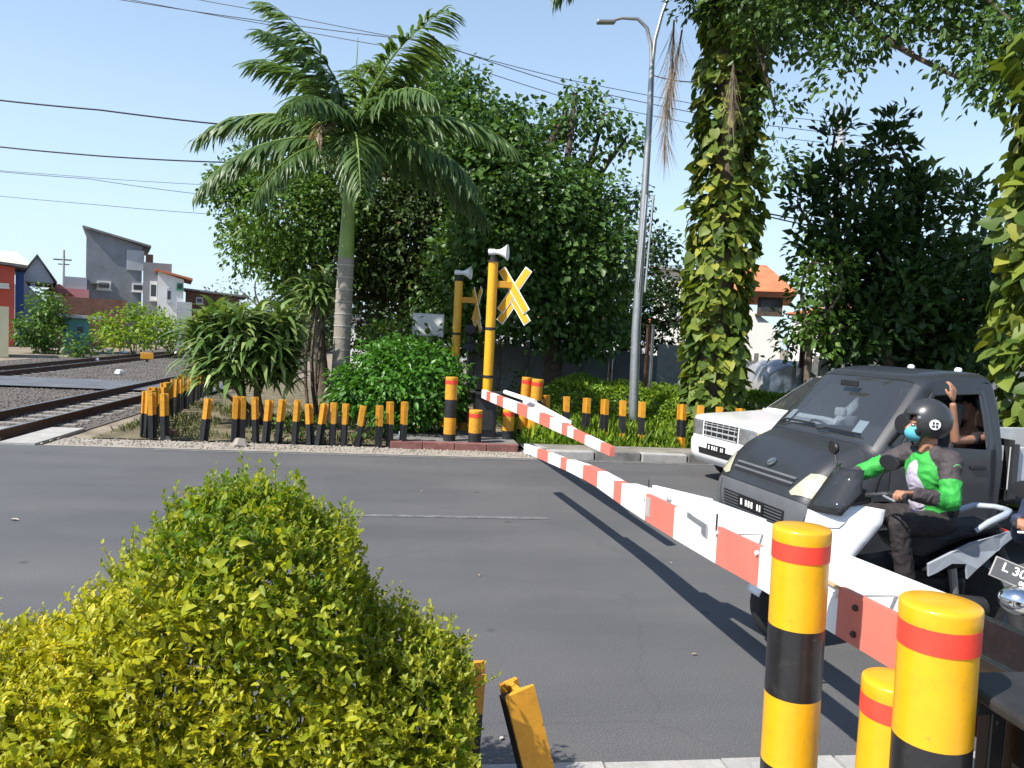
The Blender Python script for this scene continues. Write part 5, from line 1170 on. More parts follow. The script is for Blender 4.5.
# palm
def frond_mesh(g, L, arch, droop, seed_t, n=46, wid=.62):
    """frond along +x, rising then arching down"""
    pts = []; p = Vector((0, 0, 0)); ang = arch
    for k in range(15):
        pts.append(p.copy()); p = p + Vector((math.cos(ang), 0, math.sin(ang))) * (L / 14); ang -= droop / 14 * (1 + k * .06)
    b = MB(); b.tube(pts, [.035 * (1 - .062 * k) for k in range(15)], 6)
    P, A, N, Ln = [], [], [], []
    for k in range(n):
        u = .12 + .88 * k / (n - 1); i = min(13, int(u * 14)); f = u * 14 - i; q = pts[i].lerp(pts[i + 1], f); d = (pts[i + 1] - pts[i]).normalized()
        for sg in (-1, 1):
            sd = Vector((0, sg, 0)); a = d * (.45 + .35 * u) + sd * (.95 - .35 * u) + Vector((0, 0, -.28 - .25 * g.random())) + Vector(g.normal(size=3) * .13)
            P.append(q); A.append(a); N.append(Vector((0, 0, 1)) + sd * .3 + Vector(g.normal(size=3) * .15)); Ln.append(wid * (.45 + .75 * math.sin(math.pi * min(1, u * .82 + .12))) * g.uniform(.85, 1.1))
    BL = (np.array([(0, 0, 0), (.35, .5, .0), (.75, .35, -.10), (1, 0, -.26), (.75, -.35, -.10), (.35, -.5, .0), (.45, 0, .02)]), LEAF6[1])
    V, F, t = leaf_arrays(np.array(P), np.array(A), np.array(N), np.array(Ln), .10, BL, np.clip(g.random(len(P)) * .5 + seed_t, 0, 1))
    me = arr_mesh('frond', V, F, lm_palm, t); 
    return me, b.mesh('midrib', m_palmg, True)
pb_ = col_at(338, 16.4); ptop = at(352, 140, 16.4) - pb_
pm_ = thing('palm_tree', 'tall palm with ringed grey trunk and green crownshaft', 'tree', pb_)
gt = at(346, 258, 16.4) - pb_
b = MB(); pts = [Vector((0, 0, -.1)).lerp(gt, k / 9) for k in range(10)]; b.tube(pts, [.25, .22, .20, .19, .185, .18, .178, .175, .17, .17], 18); b.build('trunk', m_palmt, pm_, smooth=True)
for k in range(9):
    q = Vector((0, 0, 0)).lerp(gt, .38 + k * .072); b = MB(); b.tube([q - Vector((0, 0, .012)), q + Vector((0, 0, .012))], .192 - k * .001, 18); b.build('ring_scar', M('pale_ring', (.42, .39, .34), .9, var=.2), pm_)
b = MB(); pts = [gt.lerp(ptop, k / 6) for k in range(7)]; b.tube(pts, [.165, .155, .14, .13, .12, .11, .09], 16); b.build('crownshaft', m_palmg, pm_, smooth=True)
g = np.random.default_rng(77)
fv = [frond_mesh(g, 3.2, .45, .85, .15, 76, .66), frond_mesh(g, 3.1, .80, .9, .3, 76, .66), frond_mesh(g, 3.2, .12, .8, .1, 76, .66), frond_mesh(g, 2.9, 1.2, .7, .4, 70, .7)]
spec = [(0, 180, 0, 1.), (2, 205, -.1, 1.), (0, 150, .15, .95), (1, 165, .3, 1.0), (0, 355, 0, 1.05), (2, 20, -.1, 1.), (2, 335, .0, 1.), (1, 60, .2, .9), (0, 260, -.05, .9), (2, 285, -.15, 1.), (0, 310, .1, .95), (3, 95, .1, 1.), (3, 210, .05, .95), (3, 330, .0, 1.05), (1, 120, .1, 1.), (1, 235, .25, .9), (2, 230, -.3, .8), (3, 15, .1, 1.)]
for k, az, tl, s_ in spec:
    fm_, rm = fv[k]; s_ *= 1.07; o = link('frond', fm_, pm_, ptop + Vector((0, 0, -.1 + .25 * g.random()))); o.rotation_euler = Euler((g.uniform(-.25, .25), -tl, math.radians(az) - YAW)); o.scale = (s_,) * 3
    link('midrib', rm, o)
# spear and dry inflorescence
b = MB(); b.tube([ptop, ptop + Vector((.05, 0, 2.1))], [.035, .006], 6); b.build('spear_leaf', m_palmg, pm_)
dl = frond_mesh(g, 1.5, .6, 2.9, .8, 30, .4)
o = link('dry_frond', dl[0].copy(), pm_, ptop + Vector((-.1, -.15, .2))); o.rotation_euler = Euler((0, .1, math.radians(215))); o.data.materials.clear(); o.data.materials.append(lm_dry)
# two fronds of the vine-covered palm reaching into the top of the view
for i, (px, py, az) in enumerate(((712, -62, 185), (700, -80, 160))):
    o = link('frond', fv[2][0], vt, at(px, py, 15.5) - vb); o.rotation_euler = Euler((0, .1, math.radians(az))); link('midrib', fv[2][1], o)

# strap-leaved shrubs
STRAP = (np.array([(0, .5, .0), (0, -.5, .0), (.25, .95, .10), (.25, -.95, .10), (.5, 1., .08), (.5, -1, .08), (.75, .7, -.10), (.75, -.7, -.10), (1, 0, -.42)]), np.array([(0, 1, 3), (0, 3, 2), (2, 3, 5), (2, 5, 4), (4, 5, 7), (4, 7, 6), (6, 7, 8)]))
def strap_shrub(label, base, cen, rad, nros, per, leaf, seed, nparts=300, stems=7):
    base = Vector(base); t = thing('strap_leaf_shrub', label, 'shrub', base, 0, 'strap-leaved shrubs'); g = np.random.default_rng(seed)
    me = leaf_variants('leaf', STRAP, .085, lm_strap, (.1, .3, .5, .7, .9)); cen = Vector(cen) - base
    P, A, N, L, T = [], [], [], [], []
    tops = []
    for r in range(nros):
        d = rand_dirs(g, 1)[0]; d[2] = g.uniform(-.75, 1.); c = cen + Vector((d[0] * rad[0], d[1] * rad[1], d[2] * rad[2])) * g.uniform(.55, .95); tops.append(c)
        c.z = max(c.z, .35)
        ax = (Vector((d[0], d[1], .0)) * .5 + Vector((0, 0, .8))).normalized()
        for k in range(per):
            az = k * 2.4 + g.uniform(0, .5); el = g.uniform(-.55, 1.1); q = Vector((math.cos(az) * math.cos(el), math.sin(az) * math.cos(el), math.sin(el))); q = (q + ax * .35).normalized()
            P.append(c + q * .05); A.append(q); N.append(Vector((0, 0, 1)) + ax * .3); L.append(leaf * g.uniform(.75, 1.25)); T.append(g.random())
    P_, A_, N_ = np.array(P), np.array(A), np.array(N)
    idx = np.argsort(P_[:, 1] - .4 * P_[:, 2]); sel = idx[:nparts]; rest = idx[nparts:]
    for i in sel: place_leaf('leaf', me[int(T[i] * 4.99)], t, P[i], A[i], N[i], L[i])
    if len(rest):
        V, F, tn = leaf_arrays(P_[rest], A_[rest], N_[rest] + g.normal(size=(len(rest), 3)) * .05, np.array(L)[rest], .085, STRAP, np.array(T)[rest]); tag(link('inner_leaves', arr_mesh('inner_leaves', V, F, lm_strap, tn), t), kind='stuff')
    for k in range(stems):
        c = tops[int(g.integers(len(tops)))]; b = MB(); p0 = Vector((g.uniform(-.3, .3), g.uniform(-.2, .2), -.05)); b.tube(limb_path(g, p0, c, .08, 5), [.05, .045, .04, .03, .02], 7); b.build('stem', m_bark, t, smooth=True)
    return t
strap_shrub('large drooping strap-leaved shrub behind the rail posts, left of the palm', col_at(255, 15.8), at(247, 356, 15.8), (1.08, .95, .92), 190, 14, .58, 41)
strap_shrub('smaller yellowish strap-leaved shrub partly behind the palm trunk', col_at(318, 18.), at(318, 300, 18.), (.42, .42, .55), 22, 13, .5, 42, 280, 4)
# round glossy shrub
def shrub(name, label, base, blobs, mat, seed, group, stems=9, leafparts=0, **kw):
    base = Vector(base); t = thing(name, label, 'shrub', base, 0, group); g = np.random.default_rng(seed); o, Pc = crown('foliage', blobs, t, mat, seed, org=base, **kw); tag(o, kind='stuff')
    for k in range(stems):
        e = Vector(Pc[int(g.integers(len(Pc)))]) - base; b = MB(); b.tube(limb_path(g, (g.uniform(-.2, .2), g.uniform(-.15, .15), -.05), e, .06, 5), [.03, .026, .02, .014, .008], 6); b.build('stem', m_bark, t, smooth=True)
    return t
shrub('round_shrub', 'rounded glossy green shrub right of the palm, behind the rail posts', col_at(402, 15.4), [B(380, 388, 15.2, 40, .85), B(428, 386, 15.2, 38, .9), B(402, 362, 15.4, 34, .7), B(356, 388, 15.3, 24), B(455, 392, 15.4, 20), B(405, 396, 14.9, 42, .7), B(430, 362, 15.4, 22, .7), B(372, 366, 15.4, 18)], lm_shrub, 51, 'shrubs in the planting bed', dens=130, per=26, cr=.14, leaf=.16, asp=.42, droop=.5)
shrub('round_shrub', 'dark clipped bush just right of the far barrier bollards', col_at(525, 17.6), [B(520, 400, 17.4, 24), B(540, 412, 17.2, 22), B(508, 420, 17.4, 20)], lm_dark, 52, 'shrubs in the planting bed', dens=60, per=22, cr=.16, leaf=.11)
shrub('creeper_shrub', 'mid green creeper under the big trees by the white notice', col_at(390, 19), [B(395, 335, 19, 20, .8), B(430, 345, 19, 18, .7), B(372, 340, 19, 16)], lm_mid, 53, 'shrubs in the planting bed', dens=45, per=22, cr=.2, leaf=.14)
# low hedge along the lawn
def box_leaves(g, n, x0, x1, y0, y1, z1, amp=.12, seed=0):
    x = g.uniform(x0, x1, n); f = g.random(n); y = np.where(f < .45, y0 + np.abs(g.normal(size=n)) * .12, g.uniform(y0, y1, n)); zt = np.array([z1 * (1 + amp * pnoise(Vector((a * .9, b_ * .9, seed))) * 2) for a, b_ in zip(x, y)])
    z = np.where(f < .45, g.uniform(.03, 1, n) * zt, zt - np.abs(g.normal(size=n)) * .07); y = np.where(f < .45, y - .9 + z / z1 * .9, y); return np.stack([x, y, z], 1)
def hedge(label, a, b_, depth, z1, n, leaf, mat, seed):
    a, b_ = Vector(a), Vector(b_); t = thing('low_hedge', label, 'hedge', a, math.atan2(b_.y - a.y, b_.x - a.x), 'low hedges'); g = np.random.default_rng(seed); L = (b_ - a).length
    P = box_leaves(g, n, 0, L, 0, depth, z1, .14, seed); A = g.normal(size=(n, 3)) + np.array((0, -.3, .35)); N = g.normal(size=(n, 3)) * .7 + np.array((0, -.2, .8)); V, F, tn = leaf_arrays(P, A, N, leaf * g.uniform(.6, 1.3, n), .5, LEAF2, g.random(n))
    tag(link('foliage', arr_mesh('foliage', V, F, mat, tn), t), kind='stuff')
    mb = MB()
    for k in range(int(L * 5)):
        x_ = g.uniform(0, L); y_ = g.uniform(.1, depth); mb.tube([(x_, y_, 0), (x_ + g.normal() * .1, y_, z1 * .85)], [.012, .005], 4, False)
    tag(mb.build('stems', m_barkd, t), kind='stuff'); return t
ha, hb_ = col_at(545, 18.6), col_at(905, 16.6)
hedge('bright green low hedge behind the banded posts', ha, hb_, 2.2, 1.02, 26000, .10, lm_hedge, 61)
# lawn and weeds
def grass(name, label, n, x0, x1, y0, y1, z, h, mat, seed, keep=lambda x, y: True):
    g = np.random.default_rng(seed); P = np.stack([g.uniform(x0, x1, n), g.uniform(y0, y1, n), np.full(n, z)], 1); P = P[[keep(a, c) for a, c, _ in P]]; n = len(P)
    A = g.normal(size=(n, 3)) * .45 + np.array((0, 0, 1)); N = g.normal(size=(n, 3)) + .01; V, F, tn = leaf_arrays(P, A, N, h * g.uniform(.4, 1.4, n), .16, LEAF2, g.random(n))
    return tag(link(name, arr_mesh(name, V, F, mat, tn)), label, 'grass', kind='stuff')
grass('grass', 'rough lawn grass behind the far pavement', 30000, 2.2, 14, 14.08, 20, .06, .13, lm_hedge, 71)
grass('tall_grass', 'taller bright grass standing among the banded posts', 9000, 2.3, 12, 14.3, 17.2, .06, .30, lm_hedge, 73)
grass('weeds', 'sparse weeds around the rail posts and planting bed', 9000, -5.2, 1.6, 13.95, 20, -.01, .12, leafmat('leaf_weed', (.06, .09, .02), (.17, .19, .06), (.3, .26, .12), .2), 72, lambda x, y: pnoise(Vector((x * .8, y * .8, 3))) > -.12)
g = np.random.default_rng(9)
for i, (px, py) in enumerate(((292, 440), (362, 446), (376, 438), (322, 441), (281, 432))):
    p = gr(px, py); shrub('weed_plant', ('small leafy weed by the seventh roadside rail post', 'small leafy weed between the last roadside rail posts', 'small leafy weed beneath the round shrub', 'small leafy weed by the middle roadside posts', 'small leafy weed under the drooping shrub')[i], p, [(np.array(p) + np.array((0, 0, .28)), np.array((.22, .2, .24)))], lm_mid, 80 + i, 'weeds among the rail posts', 4, dens=160, per=8, cr=.1, leaf=.10)

# golden hedge in the foreground
def gold_hedge():
    tp = [(-60, 652), (0, 646), (53, 640), (88, 616), (122, 590), (150, 556), (176, 522), (206, 506), (240, 496), (285, 503), (318, 528), (350, 545), (362, 590), (372, 628), (415, 634), (446, 652), (466, 674), (474, 730)]
    Y0 = 2.85; tab = []
    for px, py in tp:
        p = at(px, py, Y0); tab.append((p.x, p.z))
    base = col_at(230, Y0, .06); base.z = .06
    t = thing('golden_hedge', 'yellow-green leafy hedge mounded up in the near foreground', 'hedge', base); g = np.random.default_rng(91); n = 20000
    xs = g.uniform(tab[0][0], tab[-1][0], n); zt = np.array([interp(tab, x)[0] for x in xs]); zt = zt + np.array([pnoise(Vector((x * 4, 0, 1))) * .07 + max(0, pnoise(Vector((x * 17, 3, 1)))) * .07 for x in xs])
    yl = np.array([Y0 * _c + (0 - x) * 0 for x in xs])
    cy = np.array([(Y0 - x * _s) / _c for x in xs])            # hedge centre line at equal distance from the viewer
    th = g.uniform(-.25, math.pi * .80, n); k = 1.10 - np.abs(g.normal(size=n)) * .34
    wob = np.array([1 + .35 * pnoise(Vector((x * 3.2, a * 1.5, 7))) + .5 * pnoise(Vector((x * 12, a * 5, 3))) for x, a in zip(xs, th)]); k = k * (.35 + .65 * wob)
    dep = .36; zc = zt - .30
    y = cy - np.cos(th) * dep * k * wob; z = zc + np.sin(th) * .30 * k * np.where(np.sin(th) > 0, 1, 1)
    low = g.random(n) < .42                                     # front face below the crown
    y = np.where(low, cy - dep * (.45 + .6 * g.random(n) ** .6) * wob, y); z = np.where(low, g.uniform(.25, 1, n) * zc + .02, z)
    z = z + np.where(g.random(n) < .05, np.abs(g.normal(size=n)) * .03, 0)
    keep = (z > .12) & ~((z < .45) & (xs > tab[-4][0]) & (g.random(n) < .85)); xs, y, z, low, th = xs[keep], y[keep], z[keep], low[keep], th[keep]; n = len(xs)
    P = np.stack([xs, y, z], 1) - np.array(base); A = g.normal(size=(n, 3)) * .8 + np.array((0, -.35, .35)); N = g.normal(size=(n, 3)) * .6 + np.array((-.1, -.35, .8)); L = .037 * g.uniform(.5, 1.45, n)
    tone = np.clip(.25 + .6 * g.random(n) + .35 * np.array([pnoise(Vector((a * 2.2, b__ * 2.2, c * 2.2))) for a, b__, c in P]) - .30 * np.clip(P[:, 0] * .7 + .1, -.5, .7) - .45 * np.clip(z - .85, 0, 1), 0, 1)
    sel = np.argsort(y - .3 * z + g.random(n) * .3)[:300]; rest = np.setdiff1d(np.arange(n), sel)
    me = leaf_variants('leaf', LEAF6, .55, lm_gold, (.05, .2, .35, .5, .65, .8, .95))
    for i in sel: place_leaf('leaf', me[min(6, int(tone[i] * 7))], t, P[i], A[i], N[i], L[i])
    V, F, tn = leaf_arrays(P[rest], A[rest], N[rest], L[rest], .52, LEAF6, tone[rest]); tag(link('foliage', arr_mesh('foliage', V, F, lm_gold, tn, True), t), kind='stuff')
    ni = 12000; xi = g.uniform(tab[0][0], tab[-1][0] - .03, ni); zi = np.array([interp(tab, x)[0] for x in xi]); ci = np.array([(Y0 - x * _s) / _c for x in xi]); fz = g.random(ni)
    Pi = np.stack([xi, ci + g.uniform(-.22, .25, ni) * (1 - .5 * fz), .08 + fz * (zi - .16)], 1) - np.array(base); V, F, tn = leaf_arrays(Pi, g.normal(size=(ni, 3)), g.normal(size=(ni, 3)) + .01, .05 * g.uniform(.7, 1.3, ni), .6, LEAF2, g.random(ni) * .45); tag(link('inner_foliage', arr_mesh('inner_foliage', V, F, lm_gold, tn), t), kind='stuff')
    SV, SF, ST = [], [], []; nv = 0; shm = MB()                       # loose shoots standing out of the clipped mass
    for k in range(1500):
        x_ = g.uniform(tab[0][0], tab[-1][0] - .02); zt_ = interp(tab, x_)[0]; cy_ = (Y0 - x_ * _s) / _c; a_ = g.uniform(-.1, 2.2); low_ = g.random() < .40
        yy = cy_ - math.cos(a_) * .34; zz = zt_ - .30 + math.sin(a_) * .28
        if low_: yy = cy_ - .36 * g.uniform(.7, 1.02); zz = g.uniform(.3, 1) * (zt_ - .3); a_ = 0.
        if zz < .5 and x_ > tab[-4][0] and g.random() < .7: continue
        p0 = np.array((x_, yy, zz)); d = g.normal(size=3) * .38 + np.array((0, -.55 * math.cos(a_), .45 + .6 * max(0, math.sin(a_)))); d = d / np.linalg.norm(d); Ls = g.uniform(.06, .15) * (1.5 if g.random() < .12 else 1)
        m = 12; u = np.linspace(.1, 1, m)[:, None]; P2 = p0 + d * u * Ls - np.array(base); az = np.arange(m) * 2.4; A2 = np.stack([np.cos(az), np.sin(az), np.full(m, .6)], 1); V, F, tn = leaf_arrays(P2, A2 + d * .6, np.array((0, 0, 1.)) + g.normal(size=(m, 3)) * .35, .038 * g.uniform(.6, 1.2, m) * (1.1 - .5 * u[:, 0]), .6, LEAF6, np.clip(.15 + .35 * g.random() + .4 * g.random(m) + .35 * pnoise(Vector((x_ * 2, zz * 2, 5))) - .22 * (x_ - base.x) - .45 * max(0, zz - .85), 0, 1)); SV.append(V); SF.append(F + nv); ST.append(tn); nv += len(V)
        shm.tube([Vector(p0 - np.array(base)), Vector(p0 + d * Ls - np.array(base))], [.003, .001], 4, False)
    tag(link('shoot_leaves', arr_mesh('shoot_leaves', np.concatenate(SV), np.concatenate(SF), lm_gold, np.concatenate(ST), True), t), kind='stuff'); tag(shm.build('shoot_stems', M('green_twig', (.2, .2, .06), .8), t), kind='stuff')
    mb = MB()
    for k in range(200):
        x_ = g.uniform(tab[0][0], tab[-1][0] - .03); zt_ = interp(tab, x_)[0]; yy = (Y0 - x_ * _s) / _c + g.uniform(0, .25); p0 = Vector((x_ + g.normal() * .06, yy + g.normal() * .05, .0)); p1 = Vector((x_ + g.normal() * .05, yy - .05 * g.random(), zt_ - .08 - .1 * g.random()))
        mb.tube([p - base for p in limb_path(g, p0, p1, .05, 5)], [.005, .004, .003, .002, .001], 4, False)
    tag(mb.build('twigs', M('twig', (.10, .075, .045), .9), t), kind='stuff')
gold_hedge()

# ------------------------------------------------------------------ street lamp, poles, fence, covered vehicle
lb = gr(634, 389.5 + 25); lb = col_at(633, 17.2)
def lp(px, py, Y=17.2): return at(px, py, Y) - lb
lamp = thing('street_lamp', 'tall grey street lamp post with two curved arms', 'street lamp', lb)
b = MB(); b.tube([lp(633, 420), lp(636, 330), lp(643, 220), lp(650, 110), lp(652, 62)], [.11, .10, .085, .07, .06], 14); b.build('pole', m_steel, lamp, smooth=True)
b = MB(); b.tube([lp(652, 66), lp(651, 45), lp(647, 28), lp(638, 19), lp(622, 18), lp(610, 21)], [.05, .045, .04, .036, .032, .03], 10); a1 = b.build('arm', m_steel, lamp, smooth=True)
b = MB(); b.tube([lp(652, 66), lp(655, 40), lp(662, 14), lp(672, -12), lp(688, -35), lp(712, -45)], [.05, .045, .04, .036, .032, .03], 10); b.build('arm', m_steel, lamp, smooth=True)
for q in (lp(606, 22), lp(722, -46)):
    b = MB(); b.box(q, (.42, .16, .08), Euler((0, -.1, 0)).to_matrix()); b.build('lamp_head', m_steel, lamp, bevel=.03)
for dx in (0, 7):
    b = MB(); b.tube([lp(638 + dx, 292, 17), lp(646.5 + dx, 195, 17)], .028, 6); b.build('conduit', m_steel, lamp)
for px_, yt, yb, mt, lb_, w in ((648.5, 326, 392, m_rust, 'thin rusty post beside the street lamp', .035), (653, 326, 392, m_steel, 'thin grey post beside the rusty post at the lamp', .03), (808, 320, 392, m_rust, 'rusty brown steel post left of the dark tree', .1)):
    q = at(px_, yt, 18.5); b = MB(); b.prism([(x * w / .05, y * w / .05) for x, y in PP], lambda u, v: Vector((u, v, 0)), lambda u, v: Vector((u, v, q.z))); t = thing('steel_post', lb_, 'post', (q.x, q.y, 0), .4, 'steel posts behind the lawn'); b.build('shaft', mt, t)
    b = MB(); b.box((0, 0, q.z + .015), (w * 2.6, w * 2.6, .02)); b.build('cap', mt, t)
q = at(824, 360, 18.3); b = MB(); b.box((0, 0, q.z / 2), (.2, .2, q.z), None, .85); tag(b.build('marker_stone', m_conc, None, bevel=.02, loc=(q.x, q.y, 0)), 'short pale concrete marker beside the rusty post', 'marker')
# grey panel fence under the trees
f0, f1 = col_at(470, 23.5), col_at(1060, 21.5); n = 20
fence = thing('panel_fence', 'long grey panel fence under the trees behind the hedge', 'fence', f0, math.atan2(f1.y - f0.y, f1.x - f0.x)); L = (f1 - f0).length / n
mf = M('grey_fence_panel', (.17, .18, .19), .8, var=.25, scale=1.5, dirt=.5, dirtc=(.07, .07, .065)); R = random.Random(2)
b = MB(); b.box((0, 0, 0), (L - .12, .05, 1.75)); pmesh = b.mesh('panel', mf); b = MB(); b.box((0, 0, 0), (.11, .13, 1.95)); qmesh = b.mesh('fence_post', m_concd)
for i in range(n):
    o = link('panel', pmesh, fence, (L * (i + .5), R.uniform(-.02, .02), .86 + R.uniform(-.06, .06))); o.rotation_euler.y = R.uniform(-.012, .012); link('fence_post', qmesh, fence, (L * i, 0, .95))
q = at(676, 345, 21.); b = MB(); b.box((0, 0, q.z / 2), (1.0, .06, q.z)); tag(b.build('leaning_sheet', M('pale_sheet', (.20, .215, .235), .7, var=.15), None, loc=(q.x, q.y, 0)), 'upright blue-grey sheet left of the vine-covered trunk', 'sheet')
# vehicle under a silver sheet
cvp = col_at(774, 19.0); cv = thing('covered_vehicle', 'small vehicle wrapped in a crumpled silver sheet behind the hedge', 'vehicle', cvp, .15); cv.scale = (1.05, 1.0, 1.16)
def cvs(u, k):
    prof = interp([(0., -.75, .55), (1., -.72, 1.05), (1.6, -.55, 1.42), (2., -.3, 1.55), (3., .35, 1.55), (3.5, .62, 1.40), (4., .72, .95), (5., .78, .5)], k); x, z = prof
    w = .65 - .12 * (z > 1.3) ; nz = pnoise(Vector((x * 4, u * 4, z * 4))) * .05 + pnoise(Vector((x * 11, u * 9, z * 9))) * .02
    return Vector((x * (1 + nz), u * w, z + nz - .12 * abs(u) ** 3))
panel('cover_top', rect(-1, 1, 0, 5), cvs, M('silver_sheet', (.50, .50, .51), .3, var=.1, metal=.5, bump=.8, bscale=7), cv, lin(-.95, .95, 20), lin(.1, 4.9, 40))
for sg in (-1, 1):
    panel('cover_side', [(cvs(sg, k).x, cvs(sg, k).z) for k in lin(0, 5, 30)], lambda x, z: Vector((x, sg * (.56 + .1 * (1.5 - z)) + .05 * pnoise(Vector((x * 6, 1, z * 3))), z)), MATS['silver_sheet'], cv, lin(-.7, .7, 15), lin(.55, 1.4, 10))
for x_ in (-.5, .5): 
    for y_ in (-.5, .5): wheel(cv, x_, y_, .26, .13, .15, 1 if y_ > 0 else -1)
b = MB(); b.box((0, 0, .48), (1.4, 1.1, .2)); b.build('chassis', m_dsteel, cv)
# pale bundle by the vine trunk
q = at(688, 384, 18.0); b = MB(); _ell(b, (0, 0, .0), (.24, .2, .15)); o = b.build('bundle', M('dusty_plastic', (.42, .43, .44), .5, var=.2, bump=.6, bscale=8), None, True, loc=q); tag(o, 'pale plastic bundle on the hedge beside the vine-covered trunk', 'bundle')
dm = o.modifiers.new('d', 'SUBSURF'); dm.levels = dm.render_levels = 1
for v in o.data.vertices: v.co *= 1 + .35 * pnoise(v.co * 6)

# ------------------------------------------------------------------ buildings
m_grey = M('grey_render', (.20, .21, .225), .9, var=.22, scale=.5, bump=.2, dirt=.5, dirtc=(.12, .125, .13))
m_greyl = M('pale_grey_render', (.40, .41, .43), .9, var=.1, scale=.6)
m_wall = M('white_render', (.66, .65, .62), .85, var=.08, scale=.6, dirt=.3, dirtc=(.4, .38, .34))
m_redw = M('red_wall', (.42, .07, .045), .8, var=.15, scale=.7)
m_pink = M('pink_wall', (.62, .26, .25), .85, var=.12, scale=.7)
m_bluew = M('blue_wall', (.05, .11, .32), .8, var=.15)
m_tile = M('terracotta_tiles', (.48, .16, .07), .85, var=.22, scale=2.)
m_tin = M('tin_roof', (.20, .19, .18), .6, metal=.3, var=.25, scale=1.5)
m_brick = M('brown_brick', (.20, .10, .07), .9, var=.3, scale=2.)
m_cream = M('cream_roof', (.62, .55, .42), .85, var=.1)
m_teal = M('teal_boards', (.13, .32, .34), .7, var=.15)
m_pane = M('dark_pane', (.03, .035, .04), .15, var=.1, spec=.6)
m_yelw = M('pale_yellow_wall', (.62, .58, .38), .85, var=.12, scale=.8)
def bld(name, label, px0, px1, yt, Y, depth, wall, roof=None, kind='flat', slope=0., zb=0., group='houses beyond the tracks'):
    """a house whose front stands at distance Y between columns px0 and px1, top at row yt"""
    th = math.atan(((px0 + px1) / 2 - 512) / FPX); a, c = at(px0, yt, Y), at(px1, yt, Y); base = Vector(((a.x + c.x) / 2, (a.y + c.y) / 2, 0)); W = (c - a).length * math.cos(th); Hh = (a.z + c.z) / 2
    t = thing(name, label, 'house', base, -YAW - th, group)
    b = MB(); b.hexa([(-W / 2, 0, zb), (W / 2, 0, zb), (W / 2, depth, zb), (-W / 2, depth, zb)], [(-W / 2, 0, Hh), (W / 2, 0, Hh - slope), (W / 2, depth, Hh - slope), (-W / 2, depth, Hh)]); b.build('wall', wall, t)
    if kind == 'shed':
        b = MB(); b.hexa([(-W / 2 - .25, -.35, Hh + .03), (W / 2 + .6, -.35, Hh - slope * 1.1 + .03), (W / 2 + .6, depth + .3, Hh - slope * 1.1 + .03), (-W / 2 - .25, depth + .3, Hh + .03)], [(-W / 2 - .25, -.35, Hh + .18), (W / 2 + .6, -.35, Hh - slope * 1.1 + .18), (W / 2 + .6, depth + .3, Hh - slope * 1.1 + .18), (-W / 2 - .25, depth + .3, Hh + .18)]); b.build('roof', roof, t)
    if kind == 'gable':
        h = slope or W * .4; b = MB(); b.prism([(-W / 2 - .2, Hh), (W / 2 + .2, Hh), (W / 2 + .2, Hh + .12), (0, Hh + h + .12), (-W / 2 - .2, Hh + .12)], lambda u, v: Vector((u, -.02, v)), lambda u, v: Vector((u, depth, v))); b.build('gable', wall, t)
        for sg in (-1, 1):
            b = MB(); b.hexa([(0, -.3, Hh + h + .14), (sg * (W / 2 + .4), -.3, Hh), (sg * (W / 2 + .4), depth + .2, Hh), (0, depth + .2, Hh + h + .14)], [(0, -.3, Hh + h + .24), (sg * (W / 2 + .4), -.3, Hh + .1), (sg * (W / 2 + .4), depth + .2, Hh + .1), (0, depth + .2, Hh + h + .24)]); b.build('roof', roof, t)
    if kind == 'hip':
        h = slope or 1.6; b = MB(); e = .5; b.add([(-W / 2 - e, -e, Hh), (W / 2 + e, -e, Hh), (W / 2 + e, depth + e, Hh), (-W / 2 - e, depth + e, Hh), (-W * .15, depth / 2, Hh + h), (W * .15, depth / 2, Hh + h)], [(0, 1, 5, 4), (1, 2, 5), (2, 3, 4, 5), (3, 0, 4), (3, 2, 1, 0)]); b.build('roof', roof, t)
    return t, base
def opening(t, base, px0, px1, y0, y1, Y, frame=m_wall, pane=m_pane, name='window'):
    M4 = Matrix.Translation(base) @ t.rotation_euler.to_matrix().to_4x4(); inv = M4.inverted(); o_ = inv @ CP
    def hit(px, py):
        d = inv.to_3x3() @ ray(px, py); return o_ + d * (-o_.y / d.y)
    a, c = hit(px0, y0), hit(px1, y1); w, h = abs(c.x - a.x), abs(a.z - c.z); cx, cz = (a.x + c.x) / 2, (a.z + c.z) / 2
    b = MB(); b.box((cx, -.03, cz), (w, .1, h)); f = b.build(name, frame, t); b = MB(); b.box((cx, -.075, cz), (w * .72, .03, h * .62)); b.build('pane', pane, f)
    b = MB(); b.box((cx, -.1, cz - h * .55), (w * 1.15, .16, .08)); b.build('sill', frame, f); return f
t, bs = bld('grey_house', 'tall unfinished grey rendered house with a sloping tin roof', 87, 143, 231, 58, 9, m_grey, m_tin, 'shed', .95)
opening(t, bs, 97, 111, 280.5, 290, 58); opening(t, bs, 132, 144, 283, 292, 58)
b = MB(); b.box((1.4, -.05, 6.3), (1.2, .12, 1.5)); b.build('plaster_patch', m_greyl, t)
b = MB(); b.box((2.35, -.3, 6.4), (.5, .5, .8)); b.build('balcony_laundry', m_rust, t); b = MB(); b.box((-.9, -.4, 4.35), (1.2, .8, .08)); b.build('window_canopy', m_tin, t)
t, bs = bld('grey_annex', 'lower grey annex right of the tall unfinished house', 143.5, 172, 263, 58.5, 8, m_grey); opening(t, bs, 150, 157, 281, 300, 58.5, m_wall, m_pane, 'doorway')
t, bs = bld('white_house', 'small white house with a tiled eave right of the grey annex', 158, 184, 272, 56.5, 7, m_wall, m_tile, 'shed', .5); opening(t, bs, 167, 171, 288, 302, 56.5, m_greyl); opening(t, bs, 177, 183, 283, 290, 56.5, M('green_shutter', (.05, .25, .12), .7))
